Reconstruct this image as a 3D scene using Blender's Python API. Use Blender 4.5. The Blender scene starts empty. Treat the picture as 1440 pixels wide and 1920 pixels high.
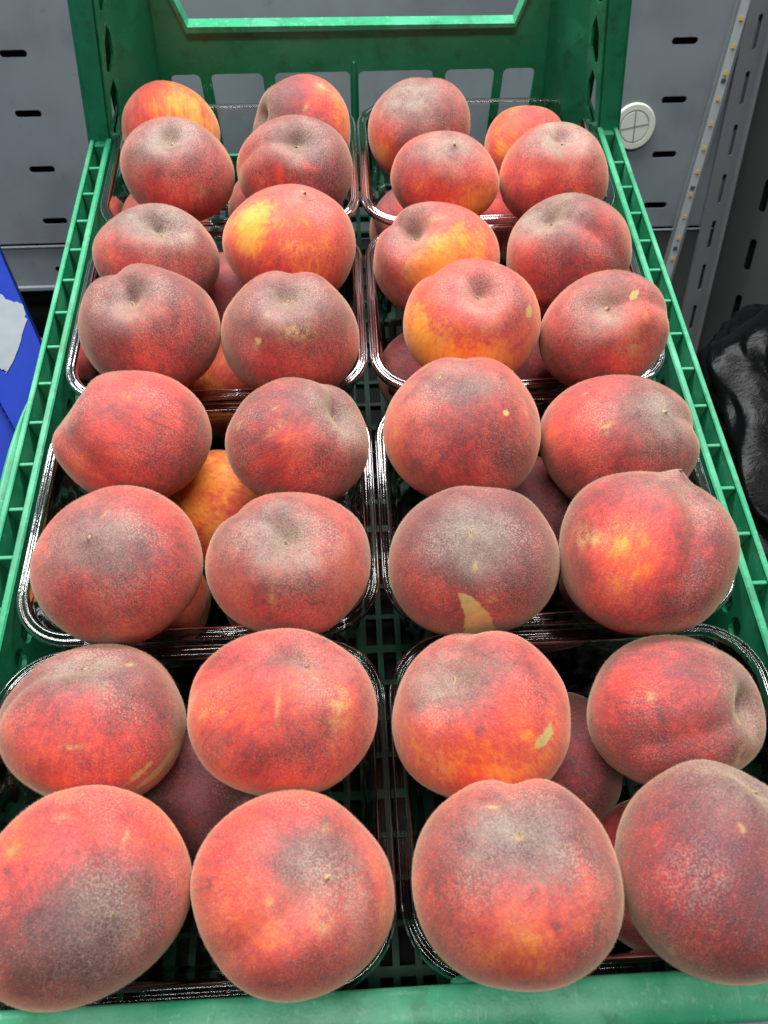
import bpy, math, random
import numpy as np
from mathutils import Matrix, Vector
from mathutils.geometry import tessellate_polygon

sc = bpy.context.scene
# ------------------------------------------------------------------ camera, light, exposure
TILT = math.radians(23.5)                       # the crate leans towards the customer on its stand
RW = Matrix.Rotation(TILT, 4, 'X')              # crate frame (x right, y away, z off the floor) -> world
CAM_R = ((0.998673, -0.050838, 0.008217), (-0.039238, -0.854518, -0.517938), (0.033353, 0.516929, -0.855378))                # camera right / down / forward in the crate frame
CAM_POS = (-.010, 0.0, .345)
cd = bpy.data.cameras.new('camera')
cam = bpy.data.objects.new('camera', cd)
sc.collection.objects.link(cam)
r_, d_, f_ = [Vector(v) for v in CAM_R]
cm = Matrix((( r_[0], -d_[0], -f_[0], CAM_POS[0]), (r_[1], -d_[1], -f_[1], CAM_POS[1]), (r_[2], -d_[2], -f_[2], CAM_POS[2]), (0, 0, 0, 1)))
cam.matrix_world = RW @ cm
cd.sensor_fit = 'VERTICAL'; cd.sensor_height = 24.0; cd.lens = 24.0*1450/1920
cd.clip_start = .01; cd.clip_end = 50
cd.dof.use_dof = True; cd.dof.focus_distance = .40; cd.dof.aperture_fstop = 11.0
sc.camera = cam

w = bpy.data.worlds.new('World'); sc.world = w; w.use_nodes = True
bg = w.node_tree.nodes['Background']
bg.inputs[0].default_value = (.90, .95, 1.0, 1); bg.inputs[1].default_value = .055

def area(name, loc, target, sx, sy, power, col):
    ld = bpy.data.lights.new(name, 'AREA'); ld.shape = 'RECTANGLE'; ld.size = sx; ld.size_y = sy
    ld.energy = power; ld.color = col
    o = bpy.data.objects.new(name, ld); sc.collection.objects.link(o)
    o.location = loc
    o.rotation_euler = (Vector(target)-Vector(loc)).to_track_quat('-Z', 'Y').to_euler()
    return o
# shop ceiling luminaires: two long tubes over the aisle and one over the shelf; plus an added front fill
area('ceiling_tube_lamp', (-.65, .30, 1.60), (0, .2, .1), .12, 1.5, 11.5, (1.0, .975, .94))
area('ceiling_tube_lamp', (.80, .10, 1.50), (0, .2, .1), .12, 1.5, 6.5, (1.0, .975, .94))
area('ceiling_panel_lamp', (0, .55, 1.35), (0, .2, .1), 1.3, .22, 34, (.98, .98, 1.0))
area('front_fill_lamp', (-.12, -.80, 1.55), (0, .2, .1), 1.3, .20, 21.5, (1.0, .98, .95))  # added fill from the front, brightens the surfaces facing the camera
sc.view_settings.view_transform = 'Standard'; sc.view_settings.look = 'None'
sc.view_settings.exposure = 0.0; sc.view_settings.gamma = 1.0
sc.view_settings.use_curve_mapping = False
sc.cycles.use_denoising = True; sc.cycles.denoising_prefilter = 'NONE'; sc.cycles.denoising_input_passes = 'RGB_ALBEDO_NORMAL'
sc.cycles.sample_clamp_direct = 8; sc.cycles.sample_clamp_indirect = 3; sc.cycles.max_bounces = 6; sc.cycles.diffuse_bounces = 3; sc.cycles.glossy_bounces = 3; sc.cycles.transparent_max_bounces = 16
sc.cycles.caustics_reflective = False; sc.cycles.caustics_refractive = False

# ------------------------------------------------------------------ helpers
def S2L(r, g, b):
    f = lambda c: (c/255/12.92) if c/255 <= .04045 else ((c/255+.055)/1.055)**2.4
    return (f(r), f(g), f(b), 1)

class NT:
    """small node-graph helper"""
    def __init__(s, name):
        s.m = bpy.data.materials.new(name); s.m.use_nodes = True
        s.t = s.m.node_tree; s.b = s.t.nodes['Principled BSDF']; s.out = s.t.nodes['Material Output']
    def n(s, typ, **kw):
        x = s.t.nodes.new(typ)
        for k, v in kw.items(): setattr(x, k, v)
        return x
    def put(s, sock, v):
        if isinstance(v, bpy.types.NodeSocket): s.t.links.new(v, sock)
        else: sock.default_value = v
    def noise(s, vec, scale, detail=3.0, rough=.55, dist=0.0):
        x = s.n('ShaderNodeTexNoise'); s.put(x.inputs['Vector'], vec); x.inputs['Scale'].default_value = scale
        x.inputs['Detail'].default_value = detail; x.inputs['Roughness'].default_value = rough; x.inputs['Distortion'].default_value = dist
        return x.outputs['Fac']
    def math(s, op, a, b=0.0, c=0.0, clamp=False):
        x = s.n('ShaderNodeMath', operation=op); x.use_clamp = clamp
        s.put(x.inputs[0], a); s.put(x.inputs[1], b); s.put(x.inputs[2], c)
        return x.outputs[0]
    def step(s, v, lo, hi):
        x = s.n('ShaderNodeMapRange', interpolation_type='SMOOTHSTEP'); s.put(x.inputs[0], v)
        x.inputs[1].default_value = lo; x.inputs[2].default_value = hi
        return x.outputs[0]
    def mix(s, f, a, b):
        x = s.n('ShaderNodeMix', data_type='RGBA'); s.put(x.inputs[0], f); s.put(x.inputs[6], a); s.put(x.inputs[7], b)
        return x.outputs[2]
    def ramp(s, f, stops):
        x = s.n('ShaderNodeValToRGB'); s.put(x.inputs[0], f); e = x.color_ramp.elements
        while len(e) < len(stops): e.new(.5)
        for k, (p, c) in enumerate(stops): e[k].position = p; e[k].color = (*c, 1)
        return x.outputs[0]
    def bump(s, h, strength, dist):
        x = s.n('ShaderNodeBump'); s.put(x.inputs['Height'], h); x.inputs['Strength'].default_value = strength; x.inputs['Distance'].default_value = dist
        s.t.links.new(x.outputs[0], s.b.inputs['Normal'])
    def obj(s): return s.n('ShaderNodeTexCoord').outputs['Object']
    def set(s, **kw):
        for k, v in kw.items(): s.put(s.b.inputs[k.replace('_', ' ')], v)
        return s.m

def mesh_obj(name, V, F, mat, parent=None, smooth=False, mats=None):
    me = bpy.data.meshes.new(name); me.from_pydata([tuple(map(float, v)) for v in V], [], F); me.update()
    if smooth: me.shade_smooth()
    me.materials.append(mat)
    o = bpy.data.objects.new(name, me); sc.collection.objects.link(o)
    if parent is not None: o.parent = parent
    return o
def share(name, src, parent, loc=(0, 0, 0), scale=(1, 1, 1), rot=(0, 0, 0)):
    o = bpy.data.objects.new(name, src.data); sc.collection.objects.link(o); o.parent = parent
    o.location = loc; o.scale = scale; o.rotation_euler = rot
    return o
def thing(name, label, cat, base=(0, 0, 0), tilted=True, group=None):
    o = bpy.data.objects.new(name, None); sc.collection.objects.link(o); o.empty_display_size = .02
    o.matrix_world = (RW if tilted else Matrix()) @ Matrix.Translation(base)
    tag(o, label, cat, group)
    return o
def tag(o, label=None, cat=None, group=None, kind=None):
    if label: o['label'] = label
    if cat: o['category'] = cat
    if group: o['group'] = group
    if kind: o['kind'] = kind
    return o

class MB:
    """collects shapes into one mesh"""
    def __init__(s): s.V = []; s.F = []
    def add(s, V, F):
        k = len(s.V); s.V += [tuple(v) for v in V]; s.F += [tuple(i+k for i in f) for f in F]; return s
    def box(s, x0, x1, y0, y1, z0, z1, bev=0.0):
        if bev <= 0:
            V = [(x, y, z) for x in (x0, x1) for y in (y0, y1) for z in (z0, z1)]
            return s.add(V, [(0, 1, 3, 2), (4, 6, 7, 5), (0, 4, 5, 1), (2, 3, 7, 6), (0, 2, 6, 4), (1, 5, 7, 3)])
        b = bev; V = []
        for x, sx in ((x0, 1), (x1, -1)):
            for y, sy in ((y0, 1), (y1, -1)):
                for z, sz in ((z0, 1), (z1, -1)):
                    V += [(x, y+sy*b, z+sz*b), (x+sx*b, y, z+sz*b), (x+sx*b, y+sy*b, z)]
        I = lambda ix, iy, iz, k: ((ix*2+iy)*2+iz)*3+k
        F = []
        for ix in (0, 1): F.append([I(ix, 0, 0, 0), I(ix, 1, 0, 0), I(ix, 1, 1, 0), I(ix, 0, 1, 0)])
        for iy in (0, 1): F.append([I(0, iy, 0, 1), I(1, iy, 0, 1), I(1, iy, 1, 1), I(0, iy, 1, 1)])
        for iz in (0, 1): F.append([I(0, 0, iz, 2), I(1, 0, iz, 2), I(1, 1, iz, 2), I(0, 1, iz, 2)])
        for a in (0, 1):
            for c in (0, 1):
                F.append([I(a, c, 0, 0), I(a, c, 1, 0), I(a, c, 1, 1), I(a, c, 0, 1)])
                F.append([I(a, 0, c, 0), I(a, 1, c, 0), I(a, 1, c, 2), I(a, 0, c, 2)])
                F.append([I(0, a, c, 1), I(1, a, c, 1), I(1, a, c, 2), I(0, a, c, 2)])
        for a in (0, 1):
            for c in (0, 1):
                for d in (0, 1): F.append([I(a, c, d, 0), I(a, c, d, 1), I(a, c, d, 2)])
        return s.add(V, F)
    def panel(s, outer, holes, fmap, t):
        """flat plate with holes: outer / holes in (u, v); fmap(u, v, w) -> 3-D, thickness w = 0..t"""
        loops = [outer]+list(holes)
        tri = tessellate_polygon([[Vector((p[0], p[1], 0)) for p in L] for L in loops])
        P = [p for L in loops for p in L]; n = len(P)
        V = [fmap(p[0], p[1], 0) for p in P]+[fmap(p[0], p[1], t) for p in P]
        F = [tuple(a) for a in tri]+[tuple(i+n for i in reversed(a)) for a in tri]
        k = 0
        for L in loops:
            m = len(L)
            F += [(k+i, k+(i+1) % m, n+k+(i+1) % m, n+k+i) for i in range(m)]
            k += m
        return s.add(V, F)
    def obj(s, name, mat, parent=None, smooth=False):
        o = mesh_obj(name, s.V, s.F, mat, parent, smooth)
        import bmesh
        bm = bmesh.new(); bm.from_mesh(o.data); bmesh.ops.recalc_face_normals(bm, faces=bm.faces); bm.to_mesh(o.data); bm.free()
        return o
def slot(cx, cy, hw, hh, n=6):
    """stadium outline"""
    r = min(hw, hh); pts = []
    for q, (sx, sy) in enumerate(((1, 1), (-1, 1), (-1, -1), (1, -1))):
        for i in range(n+1):
            a = (q+i/n)*math.pi/2
            pts.append((cx+sx*(hw-r)+r*math.cos(a), cy+sy*(hh-r)+r*math.sin(a)))
    return pts
def rrect(hx, hy, rc, n=10):
    pts = []
    for q, (sx, sy) in enumerate(((1, 1), (-1, 1), (-1, -1), (1, -1))):
        for i in range(n+1):
            a = (q+i/n)*math.pi/2
            pts.append((sx*(hx-rc)+rc*math.cos(a), sy*(hy-rc)+rc*math.sin(a)))
    return pts

# ------------------------------------------------------------------ materials
def mat_green(name, base=(.012, .235, .105), pale=(.05, .38, .21), wear=.5, spec=.4):
    s = NT(name); o = s.obj()
    a = s.noise(o, 26, 3, .6); b = s.noise(o, 230, 3, .65); c = s.noise(o, 900, 0)
    m = s.math('MULTIPLY', s.step(a, .42, .72), wear*.55)
    col = s.mix(m, (*base, 1), (*pale, 1))
    col = s.mix(s.math('MULTIPLY', s.step(b, .58, .70), wear*.5), col, (*pale, 1))
    vm = s.n('ShaderNodeVectorMath', operation='MULTIPLY'); s.put(vm.inputs[0], o); vm.inputs[1].default_value = (1.0, .06, .5)
    k = s.noise(vm.outputs[0], 800, 2, .6)
    col = s.mix(s.math('MULTIPLY', s.step(k, .64, .74), wear*.55), col, (*pale, 1))
    d = s.noise(o, 70, 4, .7)
    col = s.mix(s.math('MULTIPLY', s.step(d, .50, .70), .55), col, (base[0]*.6+.012, base[1]*.45, base[2]*.4, 1))
    s.bump(c, .12, .0005)
    return s.set(Base_Color=col, Roughness=s.math('ADD', s.math('MULTIPLY', b, .25), .30), Specular_IOR_Level=spec)
M_green = mat_green('green_crate_plastic')
M_floor = mat_green('grimy_shaded_floor_plastic', (.003, .040, .022), (.007, .070, .040), .5, .12)  # grimy crate green, darkened further to hold the shade between the punnets
M_lip = mat_green('lit_green_front_lip', (.035, .33, .165), (.19, .54, .36), 1.0)  # scuffed crate green, lightened to carry the light on the front rim
M_rim = mat_green('worn_green_rim_plastic', (.018, .265, .120), (.11, .46, .27), 1.0)

def mat_metal(name, c, rough=.45, dirt=.4, metallic=.0):
    s = NT(name); o = s.obj()
    a = s.noise(o, 9, 4, .6); b = s.noise(o, 60, 4, .65); f = s.noise(o, 1800, 0)
    col = s.mix(s.math('MULTIPLY', s.step(a, .4, .7), dirt), (*c, 1), tuple(x*.62 for x in c)+(1,))
    col = s.mix(s.math('MULTIPLY', s.step(b, .60, .74), dirt*.6), col, tuple(x*.5 for x in c)+(1,))
    s.bump(f, .10, .0003)
    return s.set(Base_Color=col, Roughness=s.math('ADD', s.math('MULTIPLY', a, .2), rough-.1), Metallic=metallic)
M_wall = mat_metal('grey_painted_steel', (.160, .186, .210), .45, .75)
M_dark = mat_metal('dark_grey_steel', (.050, .057, .056), .4)
M_shelf = mat_metal('grey_shelf_steel', (.30, .33, .38), .5)
M_upr = mat_metal('galvanised_upright', (.15, .16, .167), .4, .5, .3)
def plain(name, c, rough=.6, spec=.4):
    s = NT(name); o = s.obj(); a = s.noise(o, 55, 4)
    return s.set(Base_Color=s.mix(a, tuple(x*.8 for x in c)+(1,), tuple(min(1, x*1.2) for x in c)+(1,)), Roughness=rough, Specular_IOR_Level=spec)
M_black = plain('matt_black', (.006, .006, .007), .8, .2)
M_deck = plain('black_deck_plastic', (.075, .080, .085), .5)
M_disc = plain('white_cap_plastic', (.50, .53, .47), .45)
M_groove = plain('cap_groove', (.14, .16, .14), .6)
M_led = plain('yellow_led_phosphor', (.48, .32, .05), .4)
M_strip = plain('clear_led_channel', (.15, .165, .17), .25, .6)
M_pcb = plain('white_led_board', (.30, .33, .35), .5)
M_paper = plain('torn_white_paper', (.19, .215, .235), .9, .1)
M_mark = plain('pale_blue_print', (.12, .25, .62), .6)

def mat_blue():
    s = NT('blue_carton'); o = s.obj(); a = s.noise(o, 30, 5); b = s.noise(o, 400, 3)
    col = s.mix(a, (.002, .012, .15, 1), (.004, .026, .25, 1))
    s.bump(b, .08, .0004)
    return s.set(Base_Color=col, Roughness=.6, Specular_IOR_Level=.1)
M_blue = mat_blue()
def mat_bag():
    s = NT('black_bin_liner'); o = s.obj()
    a = s.noise(o, 45, 6, .62, 1.2); b = s.noise(o, 200, 4, .6, .8)
    h = s.math('ADD', s.math('ABSOLUTE', s.math('SUBTRACT', a, .5)), s.math('MULTIPLY', b, .22))
    s.bump(h, .14, .006)
    return s.set(Base_Color=(.0028, .003, .0033, 1), Roughness=.20, Specular_IOR_Level=.06)
M_bag = mat_bag()
def mat_pet():
    s = NT('clear_thin_plastic')
    t = s.n('ShaderNodeBsdfTransparent'); t.inputs[0].default_value = (.86, .89, .90, 1)
    g = s.n('ShaderNodeBsdfGlossy'); g.inputs['Roughness'].default_value = .075; g.inputs[0].default_value = (1, 1, 1, 1)
    o = s.obj(); b = s.n('ShaderNodeBump'); s.put(b.inputs['Height'], s.noise(o, 150, 3)); b.inputs['Strength'].default_value = .10; b.inputs['Distance'].default_value = .001
    s.t.links.new(b.outputs[0], g.inputs['Normal'])
    fr = s.n('ShaderNodeFresnel'); fr.inputs[0].default_value = 1.58; s.t.links.new(b.outputs[0], fr.inputs['Normal'])
    fac = s.math('ADD', s.math('MULTIPLY', fr.outputs[0], 1.0), .014, clamp=True)
    m = s.n('ShaderNodeMixShader'); s.t.links.new(fac, m.inputs[0]); s.t.links.new(t.outputs[0], m.inputs[1]); s.t.links.new(g.outputs[0], m.inputs[2])
    s.t.links.new(m.outputs[0], s.out.inputs[0])
    return s.m
M_pet = mat_pet()

def mat_peach():
    s = NT('peach_skin'); o = s.obj()
    at = s.n('ShaderNodeAttribute', attribute_name='tint'); sp = s.n('ShaderNodeSeparateColor'); s.t.links.new(at.outputs['Color'], sp.inputs[0])
    blush, gray, scar, pale = sp.outputs[0], sp.outputs[1], sp.outputs[2], at.outputs['Alpha']
    fl = s.n('ShaderNodeAttribute', attribute_name='flow').outputs['Vector']
    n1 = s.noise(o, 75, 3, .62); n2 = s.noise(fl, 17, 3, .65); n3 = s.noise(o, 1500, 1, .7); n4 = s.noise(o, 230, 3, .6); n5 = s.noise(o, 40, 1)
    t = s.math('ADD', blush, s.math('MULTIPLY', s.math('SUBTRACT', n1, .5), .62))
    t = s.math('ADD', t, s.math('MULTIPLY', s.math('SUBTRACT', n2, .5), .56))
    t = s.math('ADD', t, s.math('MULTIPLY', s.math('SUBTRACT', n4, .5), .27))
    col = s.ramp(t, [(.0, (.120, .040, .050)), (.18, (.185, .042, .049)), (.34, (.31, .041, .046)), (.52, (.55, .052, .048)), (.70, (.72, .090, .036)), (.86, (.84, .24, .026)), (1.0, (.90, .355, .028))])
    g = s.math('MULTIPLY', gray, s.math('ADD', s.math('ADD', .56, s.math('MULTIPLY', s.math('SUBTRACT', n3, .5), 1.5)), s.math('MULTIPLY', s.math('SUBTRACT', n1, .5), 1.9)), clamp=True)
    col = s.mix(g, col, (.250, .230, .180, 1))
    # matted fuzz: pale flecks
    fz = s.math('MULTIPLY', s.step(n3, .44, .68), s.math('ADD', .09, s.math('MULTIPLY', s.step(n5, .38, .62), .24)))
    col = s.mix(fz, col, (.60, .44, .36, 1))
    pn = s.math('MULTIPLY', pale, s.step(s.math('ADD', n4, s.math('MULTIPLY', n3, .5)), .55, .95))
    col = s.mix(s.math('MULTIPLY', pn, .85, clamp=True), col, (.58, .40, .16, 1))
    sm = s.step(s.math('ADD', scar, s.math('ADD', s.math('MULTIPLY', s.math('SUBTRACT', n4, .5), .42), s.math('MULTIPLY', s.math('SUBTRACT', n3, .5), .25))), .40, .58)
    col = s.mix(sm, col, s.mix(n4, (.36, .27, .07, 1), (.74, .60, .24, 1)))
    s.bump(s.math('SUBTRACT', n3, s.math('MULTIPLY', scar, 1.2)), .25, .0005)
    return s.set(Base_Color=col, Roughness=.62, Specular_IOR_Level=.22, Sheen_Weight=.5, Sheen_Roughness=.45, Sheen_Tint=(.95, .78, .52, 1))
M_peach = mat_peach()
def mat_fuzz():
    s = NT('peach_fuzz'); o = s.obj()
    d = s.n('ShaderNodeBsdfDiffuse'); d.inputs[0].default_value = (.68, .56, .43, 1)
    t = s.n('ShaderNodeBsdfTranslucent'); t.inputs[0].default_value = (.72, .57, .40, 1)
    m = s.n('ShaderNodeMixShader'); m.inputs[0].default_value = .45
    s.t.links.new(d.outputs[0], m.inputs[1]); s.t.links.new(t.outputs[0], m.inputs[2]); s.t.links.new(m.outputs[0], s.out.inputs[0])
    return s.m
M_fuzz = mat_fuzz()
def mat_stem():
    s = NT('stem_scar'); o = s.obj(); a = s.noise(o, 900, 3)
    return s.set(Base_Color=s.mix(a, (.20, .12, .05, 1), (.55, .42, .20, 1)), Roughness=.8)
M_stem = mat_stem()

# ------------------------------------------------------------------ the setting: gondola wall behind, shelf below
WY = .700                                        # wall plane (world), slots every 49.5 mm
fw = lambda u, v, w: (u, w, v)
ZS = [.0555+.0495*k for k in range(8)]
wall = thing('perforated_back_panel', 'grey steel shelf back panel with slots, behind the crate', 'wall panel', (0, WY, 0), False)
cols = (-.3095, .3155)
mb = MB(); mb.panel([(-.62, .083), (.3935, .083), (.3935, .42), (-.62, .42)], [slot(x, z, .0125, .0030) for x in cols for z in ZS[1:7]], fw, .0016)
mb.obj('upper_sheet', M_wall, wall)
mb = MB(); mb.panel([(-.62, .0395), (-.10, .0395), (-.10, .0805), (-.62, .0805)], [slot(-.3095, ZS[0], .0125, .0030)], fw, .0016)
mb.box(-.62, -.10, -.006, .0, .0345, .0392, .0008)
mb.box(-.62, .3935, -.0022, -.0003, .0788, .0806, .0004)
mb.obj('lower_sheet', M_wall, wall)
mb = MB(); mb.panel([(-.0995, -.20), (.3935, -.20), (.3935, .0805), (-.0995, .0805)], [slot(.3155, ZS[0]-.0495*k, .0125, .0030) for k in range(3)], fw, .0016)
mb.obj('lower_sheet', M_dark, wall)
mb = MB(); mb.box(-.64, .42, .022, .026, -.25, .44); mb.obj('backing_sheet', M_black, wall)

upr = thing('slotted_upright', 'slotted grey steel upright beside the light strip', 'shelf upright', (.3805, WY, 0), False)
mb = MB(); mb.panel([(-.0125, -.20), (.0115, -.20), (.0115, .42), (-.0125, .42)], [slot(.0, z-.003, .0020, .0145, 3) for z in [.078-.0462*3+.0462*k for k in range(10)]], lambda u, v, w: (u, w-.0065, v), .0016)
mb.box(-.0123, -.0107, -.0047, .02, -.2, .42); mb.box(.0092, .0113, -.0128, .02, -.2, .42, .0005)
mb.obj('channel', M_upr, upr)
mb = MB(); mb.box(-.0105, .009, .012, .014, -.2, .42); mb.obj('channel_back', M_black, upr)

side = thing('dark_side_panel', 'dark grey slotted side panel right of the slotted upright', 'wall panel', (.405, WY+.02, 0), False)
ang = math.radians(-38)
mp = lambda u, v, w: (u*math.cos(ang)-w*math.sin(ang), u*math.sin(ang)+w*math.cos(ang), v)
mb = MB(); mb.panel([(0, -.25), (.42, -.25), (.42, .42), (0, .42)], [slot(.034, .36-.062*k, .0035, .017, 4) for k in range(7)]+[slot(.085, .33-.062*k, .0035, .016, 4) for k in range(7)], mp, .0016)
mb.obj('slotted_sheet', M_dark, side)
mb = MB(); mb.panel([(0, -.25), (.42, -.25), (.42, .42), (0, .42)], [], lambda u, v, w: mp(u, v, w+.012), .002); mb.obj('backing_sheet', M_black, side)

# light strip, unlit, taped across the panel
ls = thing('led_strip', 'unlit LED strip with yellow diodes running down the grey panel', 'light strip', (.3530, WY-.004, .159), False)
p0, p1 = Vector((.364, 0, .285)), Vector((.342, 0, .033)); dv = (p1-p0).normalized(); nv = Vector((-dv.z, 0, dv.x)); cen = Vector((.3530, 0, .159))
def along(mbx, a, b, hw, y0, y1):
    V = []
    for t in (a, b):
        for sgn in (-1, 1):
            for y in (y0, y1):
                q = p0+dv*t+nv*hw*sgn-cen; V.append((q.x, y, q.z))
    mbx.add(V, [(0, 1, 3, 2), (4, 6, 7, 5), (0, 4, 5, 1), (2, 3, 7, 6), (0, 2, 6, 4), (1, 5, 7, 3)])
mb = MB(); along(mb, -.1, .27, .0072, .0, .0032); mb.obj('channel', M_strip, ls)
mb = MB(); along(mb, -.1, .27, .0040, -.0012, -.0002); mb.obj('circuit_board', M_pcb, ls)
led = None
for k in range(15):
    t = -.030+.0222*k
    if t > .266: break
    q = p0+dv*t-cen
    if led is None:
        mb = MB(); along(mb, -.0016, .0016, .0017, 0, .0008)
        V = [(v[0]-(p0-cen).x, v[1], v[2]-(p0-cen).z) for v in mb.V]
        led = mesh_obj('led', V, mb.F, M_led, ls); led.location = (q.x, -.0022, q.z)
    else: share('led', led, ls, (q.x, -.0022, q.z))
for t in (.065, .163, .225):
    mb = MB(); along(mb, t-.0018, t+.0018, .0022, -.0018, -.0013); mb.obj('resistor', M_dark, ls)

# round white cap on the panel
cap = thing('round_cap', 'round white plastic cap with a cross groove on the grey panel', 'cap', (.2790, WY-.0006, .181), False)
def discv(r, y, n=40, cx=0, cz=0): return [(cx+r*math.cos(2*math.pi*i/n), y, cz+r*math.sin(2*math.pi*i/n)) for i in range(n)]
mb = MB(); n = 40; V = []; F = []
prof = [(.0215, 0), (.0212, -.0016), (.0200, -.0026), (.0152, -.0026), (.0148, -.0019), (.0140, -.0019), (.0136, -.0026), (.0, -.0026)]
for r, y in prof[:-1]: V += discv(r, y, n)
V.append((0, -.0026, 0))
for k in range(len(prof)-2):
    F += [(k*n+i, k*n+(i+1) % n, (k+1)*n+(i+1) % n, (k+1)*n+i) for i in range(n)]
k = len(prof)-2; F += [(k*n+i, k*n+(i+1) % n, len(V)-1) for i in range(n)]
mb.add(V, F); mb.obj('cap_face', M_disc, cap)
mb = MB()
for a in (math.radians(10), math.radians(93)):
    c_, s_ = math.cos(a), math.sin(a)
    mb.add([(c_*u-s_*v, y, s_*u+c_*v) for u in (-.0139, .0139) for v in (-.0005, .0005) for y in (-.0025, -.0028)], [(0, 1, 3, 2), (4, 6, 7, 5), (0, 4, 5, 1), (2, 3, 7, 6), (0, 2, 6, 4), (1, 5, 7, 3)])
V = discv(.0144, -.00215)+discv(.0140, -.0021)+[(0, 0, 0)]
mb.add(V[:80], [(i, (i+1) % 40, 40+(i+1) % 40, 40+i) for i in range(40)])
mb.obj('cross_groove', M_groove, cap)

# black perforated deck at the foot of the wall
deck = thing('perforated_deck', 'black perforated base deck below the left wall panel', 'deck', (-.36, .56, -.02), False)
mb = MB(); hs = []
for r in range(8):
    for c in range(11):
        x = -.135+c*.0245+(r % 2)*.012; y = -.10+r*.030
        up = (r+c) % 2
        hs.append([(x-.008, y-.010), (x+.008, y-.010), (x+.004, y+.010)] if up else [(x-.004, y-.010), (x+.008, y+.010), (x-.008, y+.010)])
mb.panel([(-.26, -.14), (.17, -.14), (.17, .139), (-.26, .139)], hs, lambda u, v, w: (u, v, -w), .004)
mb.obj('deck_plate', M_deck, deck)
mb = MB(); mb.box(-.26, .17, -.14, .138, -.060, -.056); mb.obj('tray_under', M_black, deck)
tag(MB().box(-3, 3, -2, 3, -.62, -.60).obj('floor', M_dark), kind='structure')

sb = MB().box(-.46, .46, -.0195, .33, -.006, -.001, .001).obj('shelf_shade_sheet', M_black); sb.matrix_world = RW @ Matrix.Translation((0, 0, -.0925)); tag(sb, kind='structure')  # added black sheet: the shade seen through the crate floor, as colour
sh = MB().box(-.46, .46, -.16, -.020, -.006, 0, .001).obj('display_shelf', M_shelf); sh.matrix_world = RW @ Matrix.Translation((0, 0, -.0925))
tag(sh, kind='structure')

# ------------------------------------------------------------------ green crate
IX, OX, FY, BY = .1804, .1940, -.0036, .588      # inner / outer half width, front inner face, back face
ZF = -.0660                                       # top of the crate floor
cr = thing('plastic_crate', 'green plastic fruit crate with ribbed side rails and tall back corners', 'crate', (0, .29, ZF-.02))
ob = Vector((0, .29, ZF-.02))
def C_(mbx, name, mat, smooth=False):
    mbx.V = [(v[0]-ob.x, v[1]-ob.y, v[2]-ob.z) for v in mbx.V]
    return mbx.obj(name, mat, cr, smooth)
# floor grid
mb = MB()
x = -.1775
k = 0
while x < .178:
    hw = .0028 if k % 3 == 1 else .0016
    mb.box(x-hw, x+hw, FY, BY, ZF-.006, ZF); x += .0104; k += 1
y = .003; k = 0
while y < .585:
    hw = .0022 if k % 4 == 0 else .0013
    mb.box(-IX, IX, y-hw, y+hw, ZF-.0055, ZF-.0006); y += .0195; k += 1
g = C_(mb, 'floor_grid', M_floor); tag(g, kind='stuff')
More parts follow.
